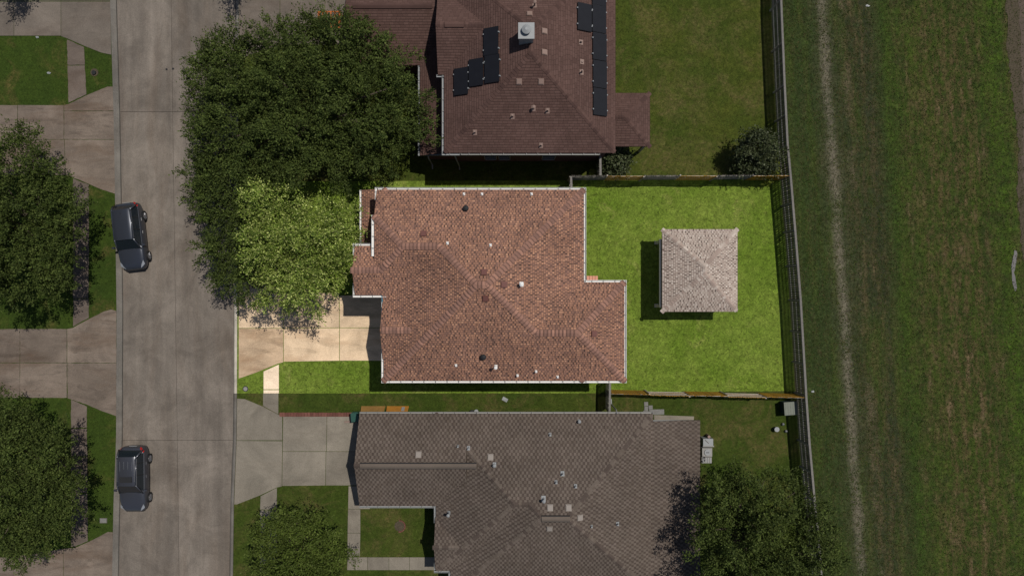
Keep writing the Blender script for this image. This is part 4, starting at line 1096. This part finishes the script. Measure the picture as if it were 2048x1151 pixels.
    b = MB(); b.box((-.26, h-.01, .66), (.26, h+.015, .80)); b.build('number_plate', MT['dull_w'], t)
    for sg in (1, -1):
        for yy in (-h+.92, h-.98):
            b = MB(); b.tube((sg*.72, yy, .34), (sg*.975, yy, .34), .355, 22); wl = b.build('wheel', MT['black'], t, False)
            b = MB(); b.tube((sg*.97, yy, .34), (sg*.985, yy, .34), .235, 18)
            for a in range(5):
                an = a*2*math.pi/5; b.tube((sg*.99, yy, .34), (sg*.99, yy+.21*math.cos(an), .34+.21*math.sin(an)), .028, 5)
            b.build('rim', MT['rim'], wl)
    return t
def carloc(px, py): a = W(px, py); return (a[0], a[1], -.085)
car('dark blue-grey car with a plain roof parked askew at the left kerb', carloc(271,474), math.radians(6.5), MT['p1'], 4.75, False, 0, False)
car('dark grey car with roof ribs and a black sunroof parked at the kerb', carloc(277,952), math.radians(.3), MT['p2'], 4.65, True, 4, True)

# ------------------------------------------------------------------ small things
def item(name, label, cat, px, py, rz=0, group=None): 
    a = W(px, py); return thing(name, label, cat, (a[0], a[1], 0), rz, group)
# leaning boards by the bottom house
def lean(label, x0, x1, mat, z0=.1):
    yb = W(0, 812)[1]; a, c = W(x0, 0)[0], W(x1, 0)[0]; t = thing('plywood_sheet', label, 'plywood sheet', ((a+c)/2, yb, 0)); hw = (c-a)/2
    b = MB(); P = [(-hw,0,.02),(hw,0,.02),(hw-.05,-.75,1.25),(-hw+.12,-.75,1.25)]
    n = [(p[0], p[1]+.03, p[2]+.02) for p in P]; b.v = P+n; b.f = [(0,1,2,3),(7,6,5,4),(0,4,5,1),(1,5,6,2),(2,6,7,3),(3,7,4,0)]; b.m = [0]*6
    b.build('panel', mat, t); return t
t = lean('tan plywood sheet leaning on the bottom house, nearer the green bin', 723, 771, MT['wood_t'])
t = lean('orange plywood sheet with a pale paper leaning on the bottom house', 774, 818, MT['wood_o'])
b = MB(); b.v = [(.3,-.06,.13),(.52,-.06,.13),(.52,-.28,.50),(.3,-.28,.50)]; b.v = [(v[0], v[1]+.05, v[2]+.03) for v in b.v]; b.f = [(0,1,2,3)]; b.m = [0]; b.build('paper_label', MT['dull_w'], t)
t = item('wheeled_bin', 'green wheeled bin at the corner of the bottom house driveway', 'bin', 716, 829, .1)
b = MB(); b.prism([(-.22,-.26),(.22,-.26),(.22,.26),(-.22,.26)], .95, .05); b.build('body', MT['green_p'], t)
b = MB(); b.prism([(-.27,-.30),(.27,-.30),(.27,.33),(-.27,.33)], 1.02, .952); b.tube((-.2,.36,.97),(.2,.36,.97),.02,6); b.build('lid', MT['green_p'], t)
for sx_ in (-.24, .24):
    b = MB(); b.tube((sx_-.02,.22,.1),(sx_+.02,.22,.1),.1,10); b.build('wheel', MT['black'], t)
t = item('timber_offcut', 'reddish timber lying on the driveway below the green bin', 'timber', 702, 842, .05)
b = MB(); b.box((-.45,-.05,.01),(.40,.05,.10)); b.prism([(.05,.0),(.5,.06),(.48,.15),(.03,.07)], .17, .105); b.build('beam', MT['vent_t'], t)
t = item('pot', 'black and white plastic pot at the gutter edge of the bottom house', 'pot', 945, 822)
b = MB(); b.cyl((0,0), .12, 0, .3, 14, .17); b.build('body', MT['black'], t); b = MB(); b.cyl((.28,.03), .13, 0, .22, 14, .15); b.build('rim', MT['dull_w'], t)
t = item('paper_sheet', 'tilted pale sheet lying on the lawn between the middle and bottom houses', 'sheet', 1010, 798, -.5)
b = MB(); b.prism([(-.2,-.13),(.2,-.13),(.2,.13),(-.2,.13)], [.05,.03,.07,.02], [.03,.01,.05,.0]); b.build('sheet', MT['dull_w'], t)
t = item('storage_box', 'square storage box with a pale grey lid by the right fence', 'box', 1572, 812, .07)
b = MB(); b.box((-.42,-.42,0),(.42,.42,.78)); b.build('body', plain('dark_green_panel', (.012,.03,.028), .6), t); b = MB(); b.box((-.46,-.46,.78),(.46,.46,.86))
b.build('lid', plain('grey_green_lid', (.115,.125,.098), .6), t)
for k in range(5):
    b = MB(); b.box((-.38+.18*k,-.44,.862),(-.34+.18*k,.44,.872)); b.build('lid_rib', bpy.data.materials['grey_green_lid'], t)
t = item('bucket', 'pale bucket with a blue side on the lawn by the green storage box', 'bucket', 1550, 856)
b = MB(); b.cyl((0,0), .13, 0, .34, 16, .17); b.build('body', plain('blue_plastic', (.03,.05,.12), .5), t); b = MB(); b.cyl((0,0), .175, .34, .37, 16); b.build('lid', MT['dull_w'], t)
for i, (x, y, l_) in enumerate(((1565,847,'small white ball nearer the storage box'),(1571,861,'small pale ball nearer the fence shadow'))):
    b = MB()
    for k in range(5): b.cyl((0,0), .1*math.sin(math.pi*k/5)+.005, .1-.1*math.cos(math.pi*k/5), .1-.1*math.cos(math.pi*(k+1)/5), 12, .1*math.sin(math.pi*(k+1)/5)+.005)
    o = b.build('ball', MT['dull_w'], None, True); a = W(x, y); o.location = (a[0], a[1], 0); tag(o, l_, 'ball', 'balls by the fence')
# condensers east of the bottom house
t = item('pump_unit', 'white box unit at the right edge of the grey-brown roof, upper one', 'equipment', 1410, 878, .0)
b = MB(); b.box((-.35,-.3,0),(.35,.22,.8)); b.build('body', MT['dull_w'], t); b = MB(); b.box((-.38,-.34,.8),(.4,-.26,.84)); b.tube((-.2,.15,.83),(.05,-.08,.83),.03,6); b.build('pipe', MT['grey_w'], t); b = MB(); b.cyl((.12,.32),.1,0,.6,10); b.build('canister', MT['vent_t'], t)
t = item('air_conditioner', 'air conditioner with a round white fan cover beside the grey-brown roof', 'air conditioner', 1409, 899, .0)
b = MB(); b.box((-.36,-.3,0),(.34,.3,.72)); b.build('body', MT['grey_w'], t); b = MB(); b.cyl((0,0),.22,.72,.78,20); b.build('fan_cover', MT['dull_w'], t); b = MB(); b.box((-.1,-.02,.78),(.1,.02,.8)); b.build('fan_hub', MT['black'], t)
t = item('air_conditioner', 'small slatted air conditioner below the round-fan one', 'air conditioner', 1409, 915, .0)
b = MB(); b.box((-.36,-.22,0),(.34,.2,.6)); b.build('body', MT['grey_w'], t)
for k in range(4):
    b = MB(); b.box((-.3+.17*k,-.2,.6),(-.24+.17*k,.18,.63)); b.build('slat', MT['dull_w'], t)
t = item('step', 'small reddish slatted step against the back wall of the middle house', 'step', 1184, 556)
for k in range(4):
    b = MB(); b.box((-.4+.2*k,-.18,.25),(-.22+.2*k,.16,.29)); b.build('slat', plain('salmon_wood', (.52,.24,.16), .8), t)
for yy in (-.16, .08):
    b = MB(); b.box((-.38,yy,0),(.38,yy+.06,.25)); b.build('runner', MT['black'], t)
t = item('garden_frame', 'orange slatted frame half hidden under the huge oak beside the garage', 'frame', 668, 52)
for k in range(6):
    b = MB(); b.box((-.8+.28*k,-.6,1.1),(-.72+.28*k,.6,1.16)); b.build('slat', MT['orange_p'], t)
b = MB(); b.box((-.86,-.56,1.02),(-.78,.56,1.09)); b.box((.64,-.56,1.02),(.72,.56,1.09)); b.box((-.85,-.62,1.03),(.75,-.54,1.1)); b.box((-.85,.54,1.03),(.75,.62,1.1))
for x in (-.82,.68):
    for y in (-.58,.58): b.box((x-.04,y-.04,0),(x+.04,y+.04,1.03))
b.build('frame', MT['orange_p'], t)
t = item('utility_cover', 'round brown and black utility cover in the small grass patch at top left', 'cover', 189, 145)
b = MB(); b.cyl((0,0), .28, -.02, .02, 20); b.build('ring', MT['gravel'], t); b = MB(); b.cyl((.0,-.03), .15, .02, .12, 16); b.build('lid', MT['black'], t)
for i, (x, y, l_) in enumerate(((98,146,'small white scrap on the top left lawn, nearer the walk'),(75,75,'small white scrap at the edge of the top left driveway'),(1735,12,'white scrap lying in the field near the top'),(1625,782,'pale stone patch in the field beside the fence corner'))):
    b = MB(); r = random.Random(i); P = [(.14*math.cos(a*.9)*r.uniform(.6,1.3), .09*math.sin(a*.9)*r.uniform(.6,1.3)) for a in range(7)]; b.prism(P, .03, 0); b.prism([(p[0]*.5, p[1]*.5) for p in P], .06, .031)
    o = b.build('scrap', MT['dull_w']); a = W(x, y); o.location = (a[0], a[1], 0); tag(o, l_, 'scrap')
t = item('meter_cover', 'grey rectangular meter cover in the grass strip near the bottom left driveway', 'cover', 207, 1040)
b = MB(); b.box((-.26,-.18,-.02),(.26,.18,.015)); b.build('rim', MT['curb'], t); b = MB(); b.box((-.21,-.14,.015),(.21,.14,.022)); b.build('lid', MT['paver'], t)
t = item('meter_cover', 'dark round meter cover in the corner grass beside the pale kerb', 'cover', 491, 777)
b = MB(); b.cyl((0,0), .2, -.02, .012, 18); b.build('rim', MT['black'], t); b = MB(); b.cyl((0,0), .15, .012, .02, 18); b.build('lid', MT['grey_w'], t)
t = item('tree_ring', 'round bare tree ring edged with bricks on the square lawn', 'tree ring', 799, 1051)
b = MB(); b.cyl((0,0), .36, -.02, .02, 24); b.build('soil', MT['gravel'], t)
for k in range(13):
    an = -1.6+k*.26; b = MB(); c, s_ = math.cos(an), math.sin(an)
    b.prism([(c*.36-s_*-.04, s_*.36+c*-.04), (c*.44-s_*-.045, s_*.44+c*-.045), (c*.44-s_*.045, s_*.44+c*.045), (c*.36-s_*.04, s_*.36+c*.04)], .07, 0); b.build('brick', MT['redpaver'], t)

# grass tufts in the field: uncountable
def tufts(name, label, n, inside, mat, hh, ww, seed):
    R = np.random.default_rng(seed); P = []
    xs = R.uniform(18, 40, n*2); ys_ = R.uniform(-21.5, 21.5, n*2)
    k = [i for i in range(n*2) if inside(xs[i], ys_[i])][:n]
    p = np.stack([xs[k], ys_[k], np.full(len(k), -.02)], 1); m_ = len(k)
    p = np.repeat(p, 3, 0) + np.concatenate([R.normal(size=(m_*3, 2))*.05, np.zeros((m_*3, 1))], 1); N = m_*3
    a = R.uniform(0, 2*np.pi, N); d = np.stack([np.cos(a), np.sin(a), np.zeros(N)], 1); e = np.stack([-np.sin(a), np.cos(a), np.zeros(N)], 1)
    h_ = R.uniform(.4, 1, (N, 1))*hh
    V = np.stack([p-d*ww, p+d*ww, p+e*h_*R.uniform(.5,1.4,(N,1))+np.array([0,0,1])*h_], 1).reshape(-1, 3)
    me = bpy.data.meshes.new(name); me.from_pydata(V.tolist(), [], np.arange(N*3).reshape(-1, 3).tolist()); me.materials.append(mat); me.update()
    o = link(name, me); tag(o, label, 'grass', None, 'stuff'); return o
tufts('field_tufts', 'rough grass tufts scattered over the mown field', 26000, lambda x, y: x > gx(y)+.4, leafmat('tuft_blade', [(.022,.042,.008),(.04,.07,.01),(.07,.075,.02),(.10,.075,.035)], .2, .8), .10, .035, 5)
